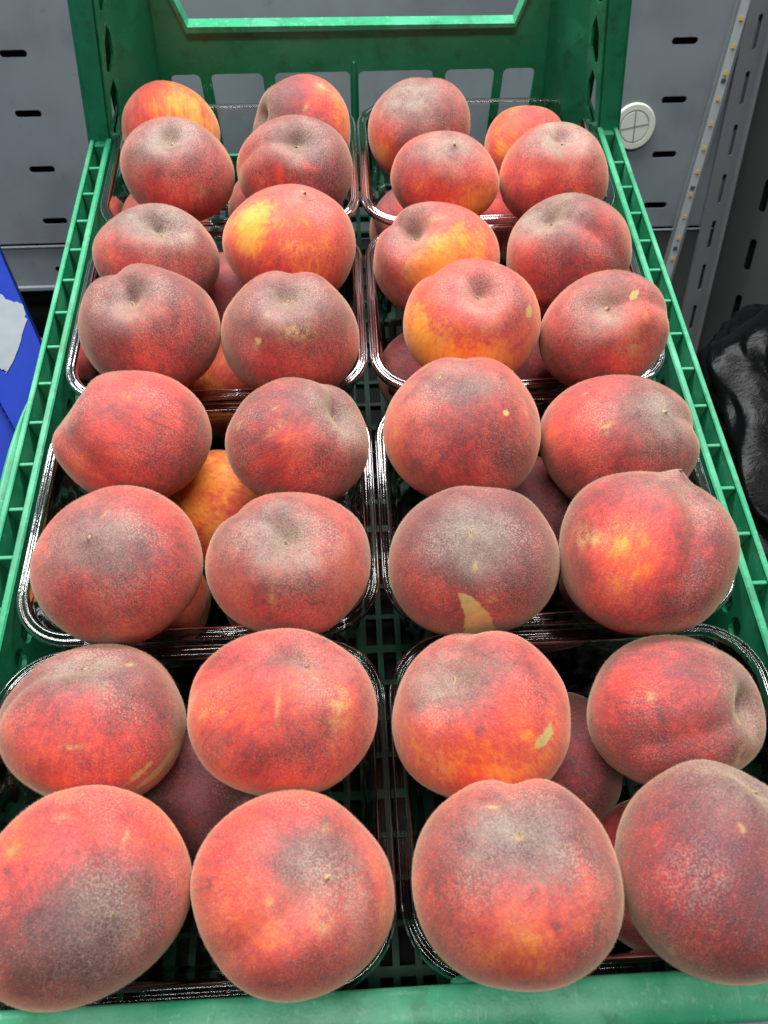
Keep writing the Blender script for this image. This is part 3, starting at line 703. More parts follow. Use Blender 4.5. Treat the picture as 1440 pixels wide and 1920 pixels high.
TOP = [
{"c":[-0.13378,0.52423,0.01171],"m":[[-0.02148,0.02549,0.00156],[0.01162,0.01164,-0.02862],[-0.02237,-0.01797,-0.01607]],"kind":"c","cav":0.1,"sut":0.03,"seed":11,"base":0.7,"gray":0,"pat":[[0.503,-0.234,0.832,1.36,0.13,-0.79,-0.1,-2.1,-0.53,0.16],[-0.547,-0.575,0.609,2.42,-1.16,1.08,-0.04,-1.03,-1.02,-0.2],[0.034,-0.027,0.999,1.45,-0.07,-0.05,-0.22,-4.34,-0.11,-0.12]],"scar":[],"pale":[]},
{"c":[-0.03826,0.52794,0.01194],"m":[[-0.01127,0.01,-0.03352],[-0.00995,-0.03196,-0.00627],[-0.02937,0.00866,0.01271]],"kind":"c","cav":0.14,"sut":0.06,"seed":12,"base":0.26,"gray":0.7,"pat":[[0.838,-0.43,0.336,1.64,1.89,-1.67,-0.03,-0.78,-0.92,0.5],[0.388,-0.355,0.851,2.77,0.32,-1.13,-0.1,-2.1,-0.83,0.15],[-0.242,-0.575,0.781,1.75,-0.31,0.31,-0.05,-1.2,-0.9,-0.1]],"scar":[],"pale":[[0.445,-0.095,0.89,6.72,-0.06,-3.37,-0.64,-12.83,-1.05,1.0]]},
{"c":[0.04523,0.5194,0.01178],"m":[[0.01723,-0.0305,-0.01059],[0.02931,0.01874,-0.00557],[0.00914,-0.00632,0.03295]],"kind":"t","cav":0.03,"sut":0.05,"seed":13,"base":0.3,"gray":1.2,"pat":[[-0.814,-0.57,-0.113,1.92,-2.66,-0.43,0.03,0.3,-1.76,0.55],[-0.905,-0.237,0.353,1.97,-2.65,3.26,-0.08,-1.82,-1.43,0.15],[-0.042,-0.978,-0.204,2.32,-0.1,0.02,0.04,0.47,-2.27,0.12]],"scar":[],"pale":[]},
{"c":[0.11603,0.49614,0.0122],"m":[[-0.00143,0.02212,0.01766],[0.0024,0.01772,-0.022],[-0.02822,0.00039,-0.00277]],"kind":"c","cav":0.1,"sut":0.03,"seed":14,"base":0.66,"gray":0,"pat":[[-0.732,-0.432,0.527,2.05,-1.51,1.61,-0.07,-1.62,-1.42,0.2],[0.266,-0.143,0.953,1.61,-0.02,-0.45,-0.19,-3.73,-0.51,-0.2]],"scar":[],"pale":[]},
{"c":[-0.11567,0.44789,0.03316],"m":[[-0.00411,0.03432,0.001],[-0.03195,-0.00326,-0.00455],[-0.00267,-0.00172,0.0317]],"kind":"c","cav":0.15,"sut":0.05,"seed":15,"base":0.36,"gray":1.5,"pat":[[0.077,-0.959,0.272,1.28,0.09,-0.03,-0.01,-0.59,-2.06,0.16],[-0.434,-0.431,0.791,2.17,-0.59,0.87,-0.13,-2.8,-1.59,-0.16],[0.851,-0.284,0.443,1.69,1.26,-2.43,-0.07,-1.41,-0.78,-0.1]],"scar":[],"pale":[[0.496,-0.845,0.2,7.63,4.23,-1.04,-0.04,-2.24,-9.39,1.0]]},
{"c":[-0.04123,0.44602,0.03296],"m":[[-0.03698,0.00386,0.00469],[-0.00481,-0.03147,-0.01107],[0.00345,-0.0087,0.03137]],"kind":"c","cav":0.15,"sut":0.045,"seed":16,"base":0.3,"gray":0.9,"pat":[[-0.251,-0.787,0.563,9.79,-2.2,1.28,-0.14,-3.65,-5.16,0.42],[0.381,-0.714,0.588,9.35,2.78,-2.67,-0.27,-6.51,-7.73,0.3],[-0.677,-0.671,0.303,1.86,-1.58,0.66,-0.03,-1.01,-2.32,0.12],[0.815,-0.48,-0.325,1.95,2.15,1.72,-0.13,-2.03,2.68,-0.1]],"scar":[],"pale":[]},
{"c":[0.05304,0.434,0.03398],"m":[[0.00168,0.03372,0.00369],[-0.03044,0.00163,-0.00587],[-0.00377,-0.00295,0.02991]],"kind":"t","cav":0.06,"sut":0.05,"seed":17,"base":0.47,"gray":1.2,"pat":[[0.587,-0.804,-0.092,1.8,1.29,0.19,0.04,0.31,-2.44,0.46],[0.058,-0.886,0.46,1.87,0.08,-0.08,-0.04,-1.08,-2.07,0.18],[-0.43,-0.4,0.809,1.69,-0.43,0.68,-0.11,-2.37,-1.23,-0.25],[-0.959,-0.278,0.048,1.46,-4.91,0.83,-0.0,-0.26,-1.54,-0.12]],"scar":[],"pale":[]},
{"c":[0.12292,0.43245,0.03307],"m":[[0.00321,0.03365,0.00057],[-0.03252,0.00269,0.00038],[0.00129,-0.00048,0.03226]],"kind":"c","cav":0.13,"sut":0.06,"seed":18,"base":0.43,"gray":1.6,"pat":[[-0.168,-0.799,0.577,1.27,-0.19,0.1,-0.05,-1.25,-1.74,0.14],[-0.629,-0.044,0.776,1.87,-0.24,1.5,-0.19,-3.83,-0.37,-0.12],[0.692,-0.438,0.574,4.64,2.43,-3.73,-0.06,-1.31,-0.93,-0.1]],"scar":[],"pale":[]},
{"c":[-0.12237,0.3704,0.02966],"m":[[0.01641,0.03029,0.00954],[-0.02781,0.01626,-0.00127],[-0.00341,-0.00882,0.03044]],"kind":"c","cav":0.2,"sut":0.1,"seed":19,"base":0.33,"gray":1.4,"pat":[[0.344,-0.669,0.659,1.16,0.28,-0.33,-0.08,-1.87,-1.86,0.16],[-0.381,0.106,0.918,1.62,-0.02,0.68,-0.18,-3.49,0.33,-0.15],[-0.537,-0.691,0.485,4.45,-2.39,1.51,-0.06,-1.48,-2.18,0.05]],"scar":[],"pale":[]},
{"c":[-0.04425,0.37556,0.03378],"m":[[0.01685,0.03391,0.01101],[-0.03264,0.01482,0.00464],[0.00178,-0.01222,0.03352]],"kind":"t","cav":0.06,"sut":0.06,"seed":20,"base":0.48,"gray":0.6,"pat":[[-0.547,-0.359,0.756,2.33,-0.78,1.32,-0.1,-2.17,-1.1,0.56],[0.505,-0.718,0.48,2.25,1.05,-0.79,-0.03,-0.83,-1.21,0.18],[0.216,-0.462,0.86,3.81,0.25,-0.82,-0.1,-2.07,-1.09,0.1],[-0.296,-0.855,0.426,2.8,-0.8,0.35,-0.06,-1.72,-3.5,-0.05]],"scar":[],"pale":[]},
{"c":[0.04183,0.36725,0.02622],"m":[[-0.0217,-0.02532,-0.01773],[0.02821,-0.01824,-0.00735],[-0.00561,-0.01603,0.02947]],"kind":"c","cav":0.19,"sut":0.07,"seed":21,"base":0.46,"gray":0.9,"pat":[[0.148,-0.643,0.752,1.4,0.1,-0.19,-0.08,-1.76,-1.49,0.56],[-0.23,-0.907,0.354,2.69,-0.6,0.2,-0.05,-1.6,-4.12,0.25],[0.818,0.241,0.523,2.11,-1.54,-2.6,-0.13,-2.42,1.32,0.16],[-0.84,-0.34,0.423,2.39,-2.53,2.72,-0.06,-1.37,-1.22,-0.12]],"scar":[],"pale":[]},
{"c":[0.12136,0.36229,0.03183],"m":[[0.02069,0.02118,-0.02067],[-0.02347,0.02453,0.00286],[0.01691,0.01071,0.02722]],"kind":"c","cav":0.15,"sut":0.07,"seed":22,"base":0.34,"gray":1.4,"pat":[[-0.868,-0.421,0.265,1.36,-2.06,1.18,-0.03,-0.92,-1.57,0.22],[-0.644,-0.754,-0.13,5.97,-4.98,-0.69,0.11,1.07,-6.75,0.42],[-0.167,-0.507,0.846,1.8,-0.22,0.22,-0.11,-2.33,-1.42,0.04],[0.635,-0.551,0.541,4.22,2.32,-2.59,-0.05,-1.12,-1.09,-0.08]],"scar":[],"pale":[]},
{"c":[-0.11681,0.30569,0.03757],"m":[[-0.01622,-0.03148,-0.00552],[0.03103,-0.01501,-0.00646],[0.00296,-0.00727,0.0342]],"kind":"c","cav":0.18,"sut":0.09,"seed":23,"base":0.3,"gray":0.8,"pat":[[0.19,-0.786,0.588,2.87,0.4,-0.39,-0.05,-1.23,-1.63,0.26],[0.501,-0.865,-0.011,2.65,1.54,0.05,0.04,0.07,-4.09,0.12],[-0.59,-0.433,0.681,3.3,-1.45,1.93,-0.08,-1.69,-1.14,-0.05],[0.332,-0.003,0.943,1.93,-0.11,-0.68,-0.25,-4.9,0.07,-0.15]],"scar":[],"pale":[]},
{"c":[-0.04322,0.30307,0.0337],"m":[[0.00332,-0.0375,0.0017],[0.0346,0.00281,-0.00495],[0.00305,0.00218,0.03493]],"kind":"c","cav":0.16,"sut":0.08,"seed":24,"base":0.33,"gray":0.9,"pat":[[0.314,-0.882,0.35,1.3,0.39,-0.17,-0.03,-1.02,-2.55,0.14],[-0.221,-0.732,0.645,4.02,-0.76,0.52,-0.07,-1.62,-1.86,0.1],[0.501,-0.231,0.834,1.78,0.17,-1.02,-0.2,-3.99,-0.99,-0.1]],"scar":[[[-0.398,-0.688,0.607],[0.917,-0.318,0.241],[-0.027,-0.653,-0.757],[[0.056,0.028],[0.032,0.041],[-0.005,0.04],[-0.04,0.023],[-0.061,-0.003],[-0.059,-0.027],[-0.034,-0.041],[0.004,-0.039],[0.039,-0.022],[0.059,0.003]]]],"pale":[[0.193,-0.669,0.718,4.85,0.53,-0.81,-0.33,-7.58,-6.97,1.0]]},
{"c":[0.0566,0.30246,0.03993],"m":[[-0.02208,-0.03163,5e-05],[0.02798,-0.01865,-0.00919],[0.00528,-0.00403,0.03419]],"kind":"c","cav":0.14,"sut":0.07,"seed":25,"base":0.53,"gray":0.8,"pat":[[-0.438,-0.897,0.061,1.49,-0.73,0.06,0.01,-0.19,-2.76,0.5],[0.084,-0.806,0.586,1.55,0.08,-0.11,-0.06,-1.63,-2.24,0.14],[-0.803,-0.558,0.209,2.47,-3.15,1.11,-0.02,-0.71,-1.95,0.2],[0.666,-0.27,0.695,3.71,0.92,-3.2,-0.11,-2.36,-0.81,-0.2]],"scar":[[[0.754,-0.363,0.547],[0.656,0.366,-0.66],[-0.039,-0.857,-0.514],[[0.107,-0.023],[0.085,0.04],[0.037,0.086],[-0.02,0.097],[-0.067,0.071],[-0.087,0.017],[-0.07,-0.044],[-0.021,-0.09],[0.041,-0.104],[0.091,-0.078]]]],"pale":[[-0.768,-0.398,0.501,15.94,-12.91,14.17,-0.69,-15.73,-13.56,1.0],[-0.209,-0.808,0.55,24.37,-4.63,2.48,-0.34,-8.71,-12.92,1.0],[-0.755,-0.442,-0.485,8.16,-6.91,-6.4,-0.52,-8.79,8.83,1.0],[-0.143,-0.986,0.089,8.81,-1.26,0.15,0.05,-1.26,-13.79,1.0]]},
{"c":[0.12753,0.29687,0.03483],"m":[[0.03289,-0.00309,-0.00758],[0.00063,0.03198,-0.00945],[0.00813,0.0086,0.03119]],"kind":"c","cav":0.11,"sut":0.06,"seed":26,"base":0.37,"gray":0.9,"pat":[[0.124,-0.893,0.432,2.28,0.24,-0.15,-0.03,-1.0,-2.07,0.26],[0.259,-0.541,0.8,2.46,0.29,-0.6,-0.15,-3.19,-2.11,0.15],[-0.78,-0.263,0.567,1.79,-1.11,1.95,-0.09,-2.03,-1.07,0.05],[-0.39,-0.905,0.169,2.64,-1.1,0.2,-0.0,-0.53,-2.82,-0.1]],"scar":[[[0.235,-0.145,0.961],[0.971,-0.015,-0.24],[-0.049,-0.989,-0.137],[[0.067,-0.016],[0.047,0.036],[0.011,0.072],[-0.029,0.079],[-0.057,0.056],[-0.064,0.011],[-0.045,-0.04],[-0.007,-0.078],[0.035,-0.087],[0.063,-0.063]]]],"pale":[[0.254,-0.808,0.532,8.54,1.76,-1.4,-0.12,-3.19,-4.78,1.0],[0.371,-0.517,0.771,35.52,6.6,-12.68,-0.27,-6.02,-3.9,1.0]]},
{"c":[-0.11822,0.23726,0.03421],"m":[[-0.00177,0.02163,-0.02971],[-0.03264,0.00706,0.00665],[0.01154,0.02621,0.01945]],"kind":"c","cav":0.12,"sut":0.04,"seed":27,"base":0.42,"gray":0.8,"pat":[[-0.775,-0.617,0.133,1.86,-2.23,0.47,-0.01,-0.69,-3.24,0.28],[0.338,-0.634,0.696,1.38,0.3,-0.4,-0.07,-1.65,-1.47,0.13],[-0.116,-0.217,0.969,1.64,-0.12,0.17,-0.21,-4.3,-0.99,-0.16],[0.946,-0.101,0.307,1.92,0.9,-5.63,-0.09,-1.86,-0.33,-0.08]],"scar":[],"pale":[]},
{"c":[-0.0385,0.23003,0.03396],"m":[[-0.00692,-0.02382,0.02557],[0.03166,-0.00867,0.00043],[0.0045,0.0238,0.02293]],"kind":"c","cav":0.13,"sut":0.07,"seed":28,"base":0.29,"gray":1.3,"pat":[[0.111,-0.699,0.707,1.96,0.11,-0.2,-0.09,-2.03,-1.99,0.24],[0.63,-0.711,0.311,2.84,2.09,-0.98,-0.04,-1.17,-2.6,0.15],[-0.494,-0.073,0.866,1.85,-0.21,1.04,-0.16,-3.18,-0.36,-0.1]],"scar":[],"pale":[]},
{"c":[0.04463,0.2322,0.03567],"m":[[0.01504,-0.03283,-0.01497],[0.03602,0.01362,0.00637],[-0.00017,-0.01627,0.03549]],"kind":"t","cav":0.03,"sut":0.05,"seed":29,"base":0.43,"gray":0.8,"pat":[[-0.93,-0.298,0.216,1.58,-3.38,2.15,-0.03,-0.89,-1.37,0.38],[-0.557,-0.387,0.735,3.04,-1.11,1.72,-0.1,-2.13,-1.2,0.12],[-0.048,-0.066,0.997,2.09,-0.11,0.09,-0.29,-5.84,-0.4,-0.22],[0.442,-0.805,0.396,3.29,1.42,-0.77,-0.04,-1.1,-2.18,-0.08]],"scar":[[[0.384,-0.374,0.844],[0.922,0.112,-0.37],[-0.044,-0.921,-0.388],[[0.037,-0.004],[0.03,0.015],[0.011,0.029],[-0.012,0.032],[-0.03,0.022],[-0.036,0.004],[-0.029,-0.016],[-0.01,-0.029],[0.013,-0.032],[0.031,-0.023]]]],"pale":[[0.746,-0.205,0.633,19.46,4.76,-21.39,-1.38,-28.28,-7.55,1.0]]},
{"c":[0.12297,0.22689,0.02746],"m":[[0.03693,-0.00189,0.01238],[0.00307,0.03551,-0.00643],[-0.01062,0.00519,0.03485]],"kind":"t","cav":0.03,"sut":0.05,"seed":30,"base":0.38,"gray":1.0,"pat":[[-0.532,0.099,0.841,2.59,0.0,1.63,-0.18,-3.42,0.29,0.2],[-0.623,-0.486,0.614,2.69,-1.44,1.59,-0.13,-3.01,-2.52,0.14],[-0.944,-0.152,0.293,2.05,-3.34,4.88,-0.09,-2.08,-1.39,0.2],[-0.15,-0.194,0.969,2.72,-0.21,0.38,-0.13,-2.69,-0.56,-0.1]],"scar":[],"pale":[[-0.444,-0.326,0.835,12.32,-2.85,5.43,-0.5,-10.58,-4.4,1.0]]},
{"c":[-0.11779,0.16662,0.03477],"m":[[-0.00216,0.03629,-0.0016],[-0.03531,-0.00237,-0.00659],[-0.00649,0.00105,0.03554]],"kind":"t","cav":0.02,"sut":0.04,"seed":31,"base":0.43,"gray":0.8,"pat":[[-0.075,-0.728,0.681,3.34,-0.25,0.1,-0.1,-2.28,-2.45,0.16],[-0.764,0.082,0.641,4.85,0.14,5.77,-0.11,-2.15,0.14,0.16],[0.6,0.152,0.785,2.01,-0.45,-1.45,-0.19,-3.67,0.86,0.08],[0.369,-0.253,0.894,2.0,0.11,-0.79,-0.14,-2.91,-0.77,-0.22],[0.484,-0.767,0.422,2.2,1.04,-0.63,-0.07,-1.85,-3.28,0.06]],"scar":[],"pale":[]},
{"c":[-0.04168,0.16285,0.03463],"m":[[-0.02563,-0.02635,0.00252],[0.02273,-0.02263,-0.00725],[0.00605,-0.00197,0.03359]],"kind":"c","cav":0.1,"sut":0.07,"seed":32,"base":0.37,"gray":1.3,"pat":[[0.779,-0.399,0.485,2.01,1.44,-2.04,-0.07,-1.54,-1.15,0.26],[-0.682,-0.592,0.43,2.34,-1.82,1.2,-0.05,-1.37,-1.97,0.14],[0.167,-0.824,0.542,2.37,0.31,-0.26,-0.08,-1.99,-3.0,0.04],[-0.324,0.231,0.917,2.27,0.06,0.79,-0.25,-4.67,1.09,-0.12]],"scar":[],"pale":[[-0.14,-0.766,0.627,28.51,-3.59,1.98,-0.17,-4.13,-5.08,1.0]]},
{"c":[0.04138,0.16033,0.03187],"m":[[0.0077,-0.03735,-0.00541],[0.03413,0.00809,-0.0037],[0.00339,-0.00483,0.03585]],"kind":"t","cav":0.015,"sut":0.03,"seed":33,"base":0.22,"gray":0.9,"pat":[[-0.651,-0.593,0.474,1.64,-1.14,0.82,-0.07,-1.84,-2.4,0.22],[0.295,-0.756,0.585,2.4,0.55,-0.51,-0.06,-1.55,-1.98,0.14],[-0.805,-0.09,0.586,2.98,-1.01,3.93,-0.12,-2.45,-0.54,0.08],[-0.108,-0.197,0.974,1.36,-0.09,0.13,-0.12,-2.46,-0.51,-0.1]],"scar":[[[-0.145,-0.893,0.426],[0.989,-0.137,0.049],[-0.014,-0.428,-0.904],[[-0.187,-0.223],[-0.056,-0.23],[0.07,-0.116],[0.201,0.025],[0.364,0.598],[-0.088,0.504],[-0.099,0.054],[-0.156,-0.092]]]],"pale":[[0.077,-0.81,0.582,25.08,1.23,-1.6,-0.58,-14.71,-20.41,1.0],[-0.117,-0.489,0.865,37.46,-3.5,3.09,-0.86,-18.71,-10.69,1.0]]},
{"c":[0.11661,0.15632,0.0405],"m":[[0.00344,0.03689,0.01164],[-0.02941,-0.00494,0.0236],[0.02447,-0.0107,0.02749]],"kind":"t","cav":0.11,"sut":0.1,"seed":34,"base":0.25,"gray":0.8,"pat":[[-0.517,-0.431,0.74,1.77,-0.62,0.87,-0.05,-1.19,-0.73,0.44],[-0.414,-0.254,0.874,5.23,-0.94,2.21,-0.19,-3.84,-1.2,0.06],[-0.732,-0.629,0.262,2.74,-2.75,1.07,-0.05,-1.5,-3.74,0.25],[0.212,-0.559,0.801,3.15,0.29,-0.63,-0.08,-1.66,-1.14,-0.02],[-0.105,-0.843,0.527,2.67,-0.27,0.1,-0.08,-2.13,-3.42,-0.14],[-0.267,0.409,0.873,2.58,0.18,0.71,-0.32,-5.87,2.65,-0.05]],"scar":[],"pale":[[-0.87,0.028,0.493,3.3,-0.36,5.84,-0.41,-8.04,-0.26,1.0],[-0.767,-0.102,0.633,6.44,-1.97,7.49,-0.48,-9.82,-2.17,1.0]]},
{"c":[-0.12214,0.09592,0.02585],"m":[[-0.03595,0.01152,0.00243],[-0.00718,-0.02631,0.01865],[0.00977,0.01925,0.02824]],"kind":"c","cav":0.06,"sut":0.05,"seed":35,"base":0.34,"gray":0.9,"pat":[[0.376,-0.613,0.695,1.24,0.3,-0.41,-0.09,-2.04,-1.75,0.2],[-0.265,-0.596,0.758,2.59,-0.52,0.5,-0.09,-2.1,-1.68,0.12],[0.155,0.297,0.942,1.33,-0.13,-0.18,-0.21,-3.83,1.24,-0.14],[0.832,-0.549,0.08,2.98,4.43,-0.64,0.0,-0.77,-5.32,0.15]],"scar":[[[0.829,-0.522,0.201],[0.559,0.766,-0.318],[-0.012,-0.376,-0.927],[[0.411,0.07],[0.377,0.193],[0.059,0.09],[-0.202,0.097],[-0.361,0.088],[-0.152,-0.027],[0.109,-0.045]]],[[0.647,-0.649,0.4],[0.762,0.537,-0.363],[-0.021,-0.539,-0.842],[[0.188,-0.078],[0.126,-0.005],[-0.061,0.066],[-0.191,0.098],[-0.036,-0.027]]]],"pale":[[0.136,-0.47,0.872,11.4,0.32,-1.61,-1.32,-28.46,-15.12,1.0]]},
{"c":[-0.04358,0.09537,0.03455],"m":[[-0.03405,0.00172,0.01594],[0.00437,-0.03057,0.01204],[0.01464,0.01471,0.02835]],"kind":"c","cav":0.1,"sut":0.08,"seed":36,"base":0.5,"gray":0.6,"pat":[[-0.405,-0.334,0.851,2.71,-0.57,1.06,-0.09,-1.88,-0.78,0.18],[0.692,-0.173,0.701,3.36,0.47,-3.2,-0.16,-3.2,-0.63,0.26],[0.316,-0.061,0.947,2.58,-0.09,-0.86,-0.21,-4.07,-0.2,0.1],[-0.73,0.434,0.528,2.78,1.68,2.47,-0.25,-4.36,3.24,-0.15],[-0.082,0.308,0.948,2.03,-0.05,0.19,-0.33,-6.21,1.99,-0.25],[-0.193,-0.686,0.701,2.67,-0.43,0.32,-0.14,-3.31,-3.28,-0.15],[0.237,-0.743,0.626,3.17,0.53,-0.57,-0.11,-2.65,-3.1,0.05]],"scar":[],"pale":[[0.623,-0.291,0.726,6.37,1.46,-4.89,-0.25,-5.11,-1.84,1.0],[0.045,-0.226,0.973,40.7,-1.48,-2.23,-0.35,-7.22,-1.66,1.0],[0.462,0.081,0.883,24.07,-2.71,-12.36,-1.68,-32.36,3.83,1.0]]},
{"c":[0.03716,0.09227,0.02272],"m":[[0.01203,-0.03228,-0.01544],[0.03373,0.00814,0.00981],[-0.00557,-0.01755,0.03189]],"kind":"c","cav":0.1,"sut":0.06,"seed":37,"base":0.47,"gray":1.0,"pat":[[-0.038,-0.721,0.692,1.37,-0.07,0.01,-0.1,-2.28,-2.38,0.28],[0.154,-0.21,0.966,2.32,-0.04,-0.38,-0.13,-2.68,-0.56,0.16],[-0.767,-0.419,0.486,2.64,-2.21,2.26,-0.09,-2.01,-1.87,0.15],[-0.721,-0.055,0.69,7.1,-1.32,7.32,-0.51,-10.18,-1.35,-0.3],[-0.252,0.091,0.964,1.59,-0.05,0.42,-0.19,-3.64,0.29,-0.15]],"scar":[[[0.557,-0.438,0.705],[0.83,0.253,-0.498],[-0.04,-0.862,-0.505],[[0.133,-0.149],[0.147,-0.01],[-0.02,0.111],[-0.116,0.113],[-0.086,0.006],[0.007,-0.051]]]],"pale":[]},
{"c":[0.11819,0.09082,0.02453],"m":[[-0.02274,0.01109,0.02651],[-0.01827,-0.02462,-0.00678],[0.01722,-0.01685,0.0242]],"kind":"c","cav":0.12,"sut":0.035,"seed":38,"base":0.32,"gray":0.9,"pat":[[-0.641,-0.128,0.757,1.55,-0.34,1.25,-0.13,-2.7,-0.57,0.18],[-0.66,0.273,0.7,1.9,0.45,1.61,-0.26,-4.78,1.63,0.1],[-0.364,-0.703,0.611,1.57,-0.49,0.37,-0.12,-2.81,-3.3,-0.15],[-0.014,0.207,0.978,2.53,-0.12,0.06,-0.26,-4.94,1.04,-0.06]],"scar":[],"pale":[[-0.545,-0.064,0.836,14.11,-1.7,9.07,-1.08,-21.52,-2.35,1.0],[0.422,-0.747,0.513,11.46,4.22,-3.28,-0.12,-3.11,-4.43,1.0],[0.546,-0.314,0.777,10.58,1.95,-6.64,-0.34,-7.11,-2.63,1.0]]},
{"c":[-0.11199,0.0309,0.04179],"m":[[-0.00215,-0.02942,0.02032],[0.03398,-0.0096,-0.01017],[0.01365,0.01813,0.02822]],"kind":"t","cav":0.015,"sut":0.03,"seed":39,"base":0.56,"gray":0.6,"pat":[[-0.549,0.345,0.761,4.61,0.95,2.89,-0.11,-2.1,0.87,0.22],[0.572,0.436,0.695,1.44,-0.62,-0.8,-0.15,-2.67,1.8,0.12],[-0.129,0.08,0.988,3.83,-0.16,0.51,-0.25,-4.81,0.36,0.1],[0.313,-0.423,0.851,1.36,0.14,-0.43,-0.09,-1.83,-0.88,-0.45],[0.498,-0.107,0.861,1.86,0.01,-1.07,-0.24,-4.81,-0.46,-0.12],[0.808,-0.589,0.031,3.8,5.2,-0.21,0.01,-0.11,-2.41,0.1]],"scar":[],"pale":[[0.577,0.411,0.706,52.53,-21.92,-30.21,-0.42,-7.43,4.67,1.0]]},
{"c":[-0.03956,0.02974,0.03531],"m":[[-0.02397,0.02308,0.01614],[-0.02215,-0.02384,0.00032],[0.01189,-0.01009,0.03107]],"kind":"t","cav":0.02,"sut":0.04,"seed":40,"base":0.56,"gray":0.8,"pat":[[0.912,-0.189,0.363,3.34,2.65,-7.01,-0.08,-1.67,-0.67,0.24],[-0.23,-0.135,0.964,2.19,-0.18,0.5,-0.13,-2.55,-0.39,0.12],[0.309,0.206,0.928,2.14,-0.27,-0.65,-0.15,-2.92,0.7,-0.3],[0.136,-0.786,0.604,1.49,0.14,-0.15,-0.15,-3.68,-4.76,-0.1],[-0.49,0.465,0.737,3.14,0.78,1.6,-0.17,-3.1,1.84,0.05]],"scar":[],"pale":[[0.399,-0.377,0.836,11.81,1.56,-4.93,-0.56,-11.84,-5.07,1.0]]},
{"c":[0.0406,0.02748,0.0458],"m":[[0.00394,-0.03655,-0.00294],[0.03382,0.00305,0.00968],[-0.00971,-0.00407,0.03455]],"kind":"t","cav":0.03,"sut":0.09,"seed":41,"base":0.42,"gray":1.0,"pat":[[-0.243,-0.557,0.794,2.67,-0.47,0.49,-0.09,-1.96,-1.4,0.27],[0.542,-0.107,0.833,7.34,0.09,-4.76,-0.19,-3.83,-0.37,0.3],[0.164,-0.539,0.826,2.71,0.16,-0.43,-0.15,-3.24,-2.08,0.2],[-0.101,0.301,0.948,1.28,-0.02,0.14,-0.14,-2.62,0.82,-0.2],[-0.787,-0.23,0.572,2.96,-1.72,3.38,-0.1,-2.18,-1.02,-0.03]],"scar":[],"pale":[[-0.084,0.267,0.96,23.96,-0.65,2.28,-1.1,-20.61,5.64,1.0],[-0.3,0.608,0.735,13.11,2.13,3.58,-2.16,-37.48,30.15,1.0]]},
{"c":[0.11262,0.02777,0.04247],"m":[[-0.00609,0.03215,0.01607],[-0.01914,-0.01667,0.02609],[0.03039,-0.00406,0.01968]],"kind":"c","cav":0.08,"sut":0.07,"seed":42,"base":0.19,"gray":0.8,"pat":[[-0.753,0.054,0.655,2.78,-0.06,3.2,-0.18,-3.46,0.08,0.16],[-0.307,-0.611,0.73,2.59,-0.61,0.58,-0.16,-3.62,-3.1,0.16],[-0.383,-0.125,0.915,2.2,-0.25,0.89,-0.1,-2.09,-0.33,-0.1]],"scar":[],"pale":[[-0.059,0.207,0.977,47.49,-1.82,3.25,-1.4,-26.61,5.56,1.0],[-0.426,-0.517,0.743,24.61,-7.51,8.88,-1.39,-30.89,-22.28,1.0],[0.364,0.777,0.513,12.67,-4.41,-2.31,-1.09,-17.13,26.72,1.0]]}]
LOW = [  # dark ones: shade of the lower layer is partly put into base
{"c":[0.09716,0.472,-0.031],"r":0.0305,"base":0.5,"seed":100},
{"c":[0.037,0.472,-0.03058],"r":0.0305,"base":0.3,"seed":101},
{"c":[-0.142,0.47946,-0.031],"r":0.0305,"base":0.4,"seed":102},
{"c":[-0.06746,0.49239,-0.031],"r":0.0305,"base":0.3,"seed":103},
{"c":[-0.08658,0.38958,-0.02148],"r":0.0315,"base":0.25,"seed":104},
{"c":[-0.09359,0.326,-0.03],"r":0.0305,"base":0.72,"seed":105},
{"c":[-0.142,0.36311,-0.03],"r":0.0305,"base":0.4,"seed":106},
{"c":[0.037,0.32655,-0.03],"r":0.0305,"base":0.2,"seed":107},
{"c":[0.10901,0.326,-0.03],"r":0.0305,"base":0.3,"seed":108},
{"c":[0.13305,0.396,-0.03],"r":0.0305,"base":0.4,"seed":109},
{"c":[0.06879,0.396,-0.03],"r":0.0305,"base":0.35,"seed":110},
{"c":[-0.08786,0.22921,-0.02379],"r":0.0315,"base":0.78,"seed":111},
{"c":[-0.12214,0.178,-0.03057],"r":0.0305,"base":0.66,"seed":112},
{"c":[-0.05347,0.178,-0.03],"r":0.0305,"base":0.2,"seed":113},
{"c":[0.08379,0.2212,-0.02796],"r":0.0315,"base":0.18,"seed":114},
{"c":[0.12839,0.178,-0.03],"r":0.0305,"base":0.25,"seed":115},
{"c":[0.037,0.18063,-0.031],"r":0.0305,"base":0.72,"seed":116},
{"c":[-0.0807,0.07512,-0.02253],"r":0.0315,"base":0.14,"seed":117},
{"c":[-0.1265,0.034,-0.03],"r":0.0305,"base":0.15,"seed":118},
{"c":[0.08157,0.08604,-0.03],"r":0.0315,"base":0.16,"seed":119},
{"c":[0.11528,0.034,-0.03],"r":0.0305,"base":0.36,"seed":120},
{"c":[0.04786,0.034,-0.03],"r":0.0305,"base":0.4,"seed":121}]
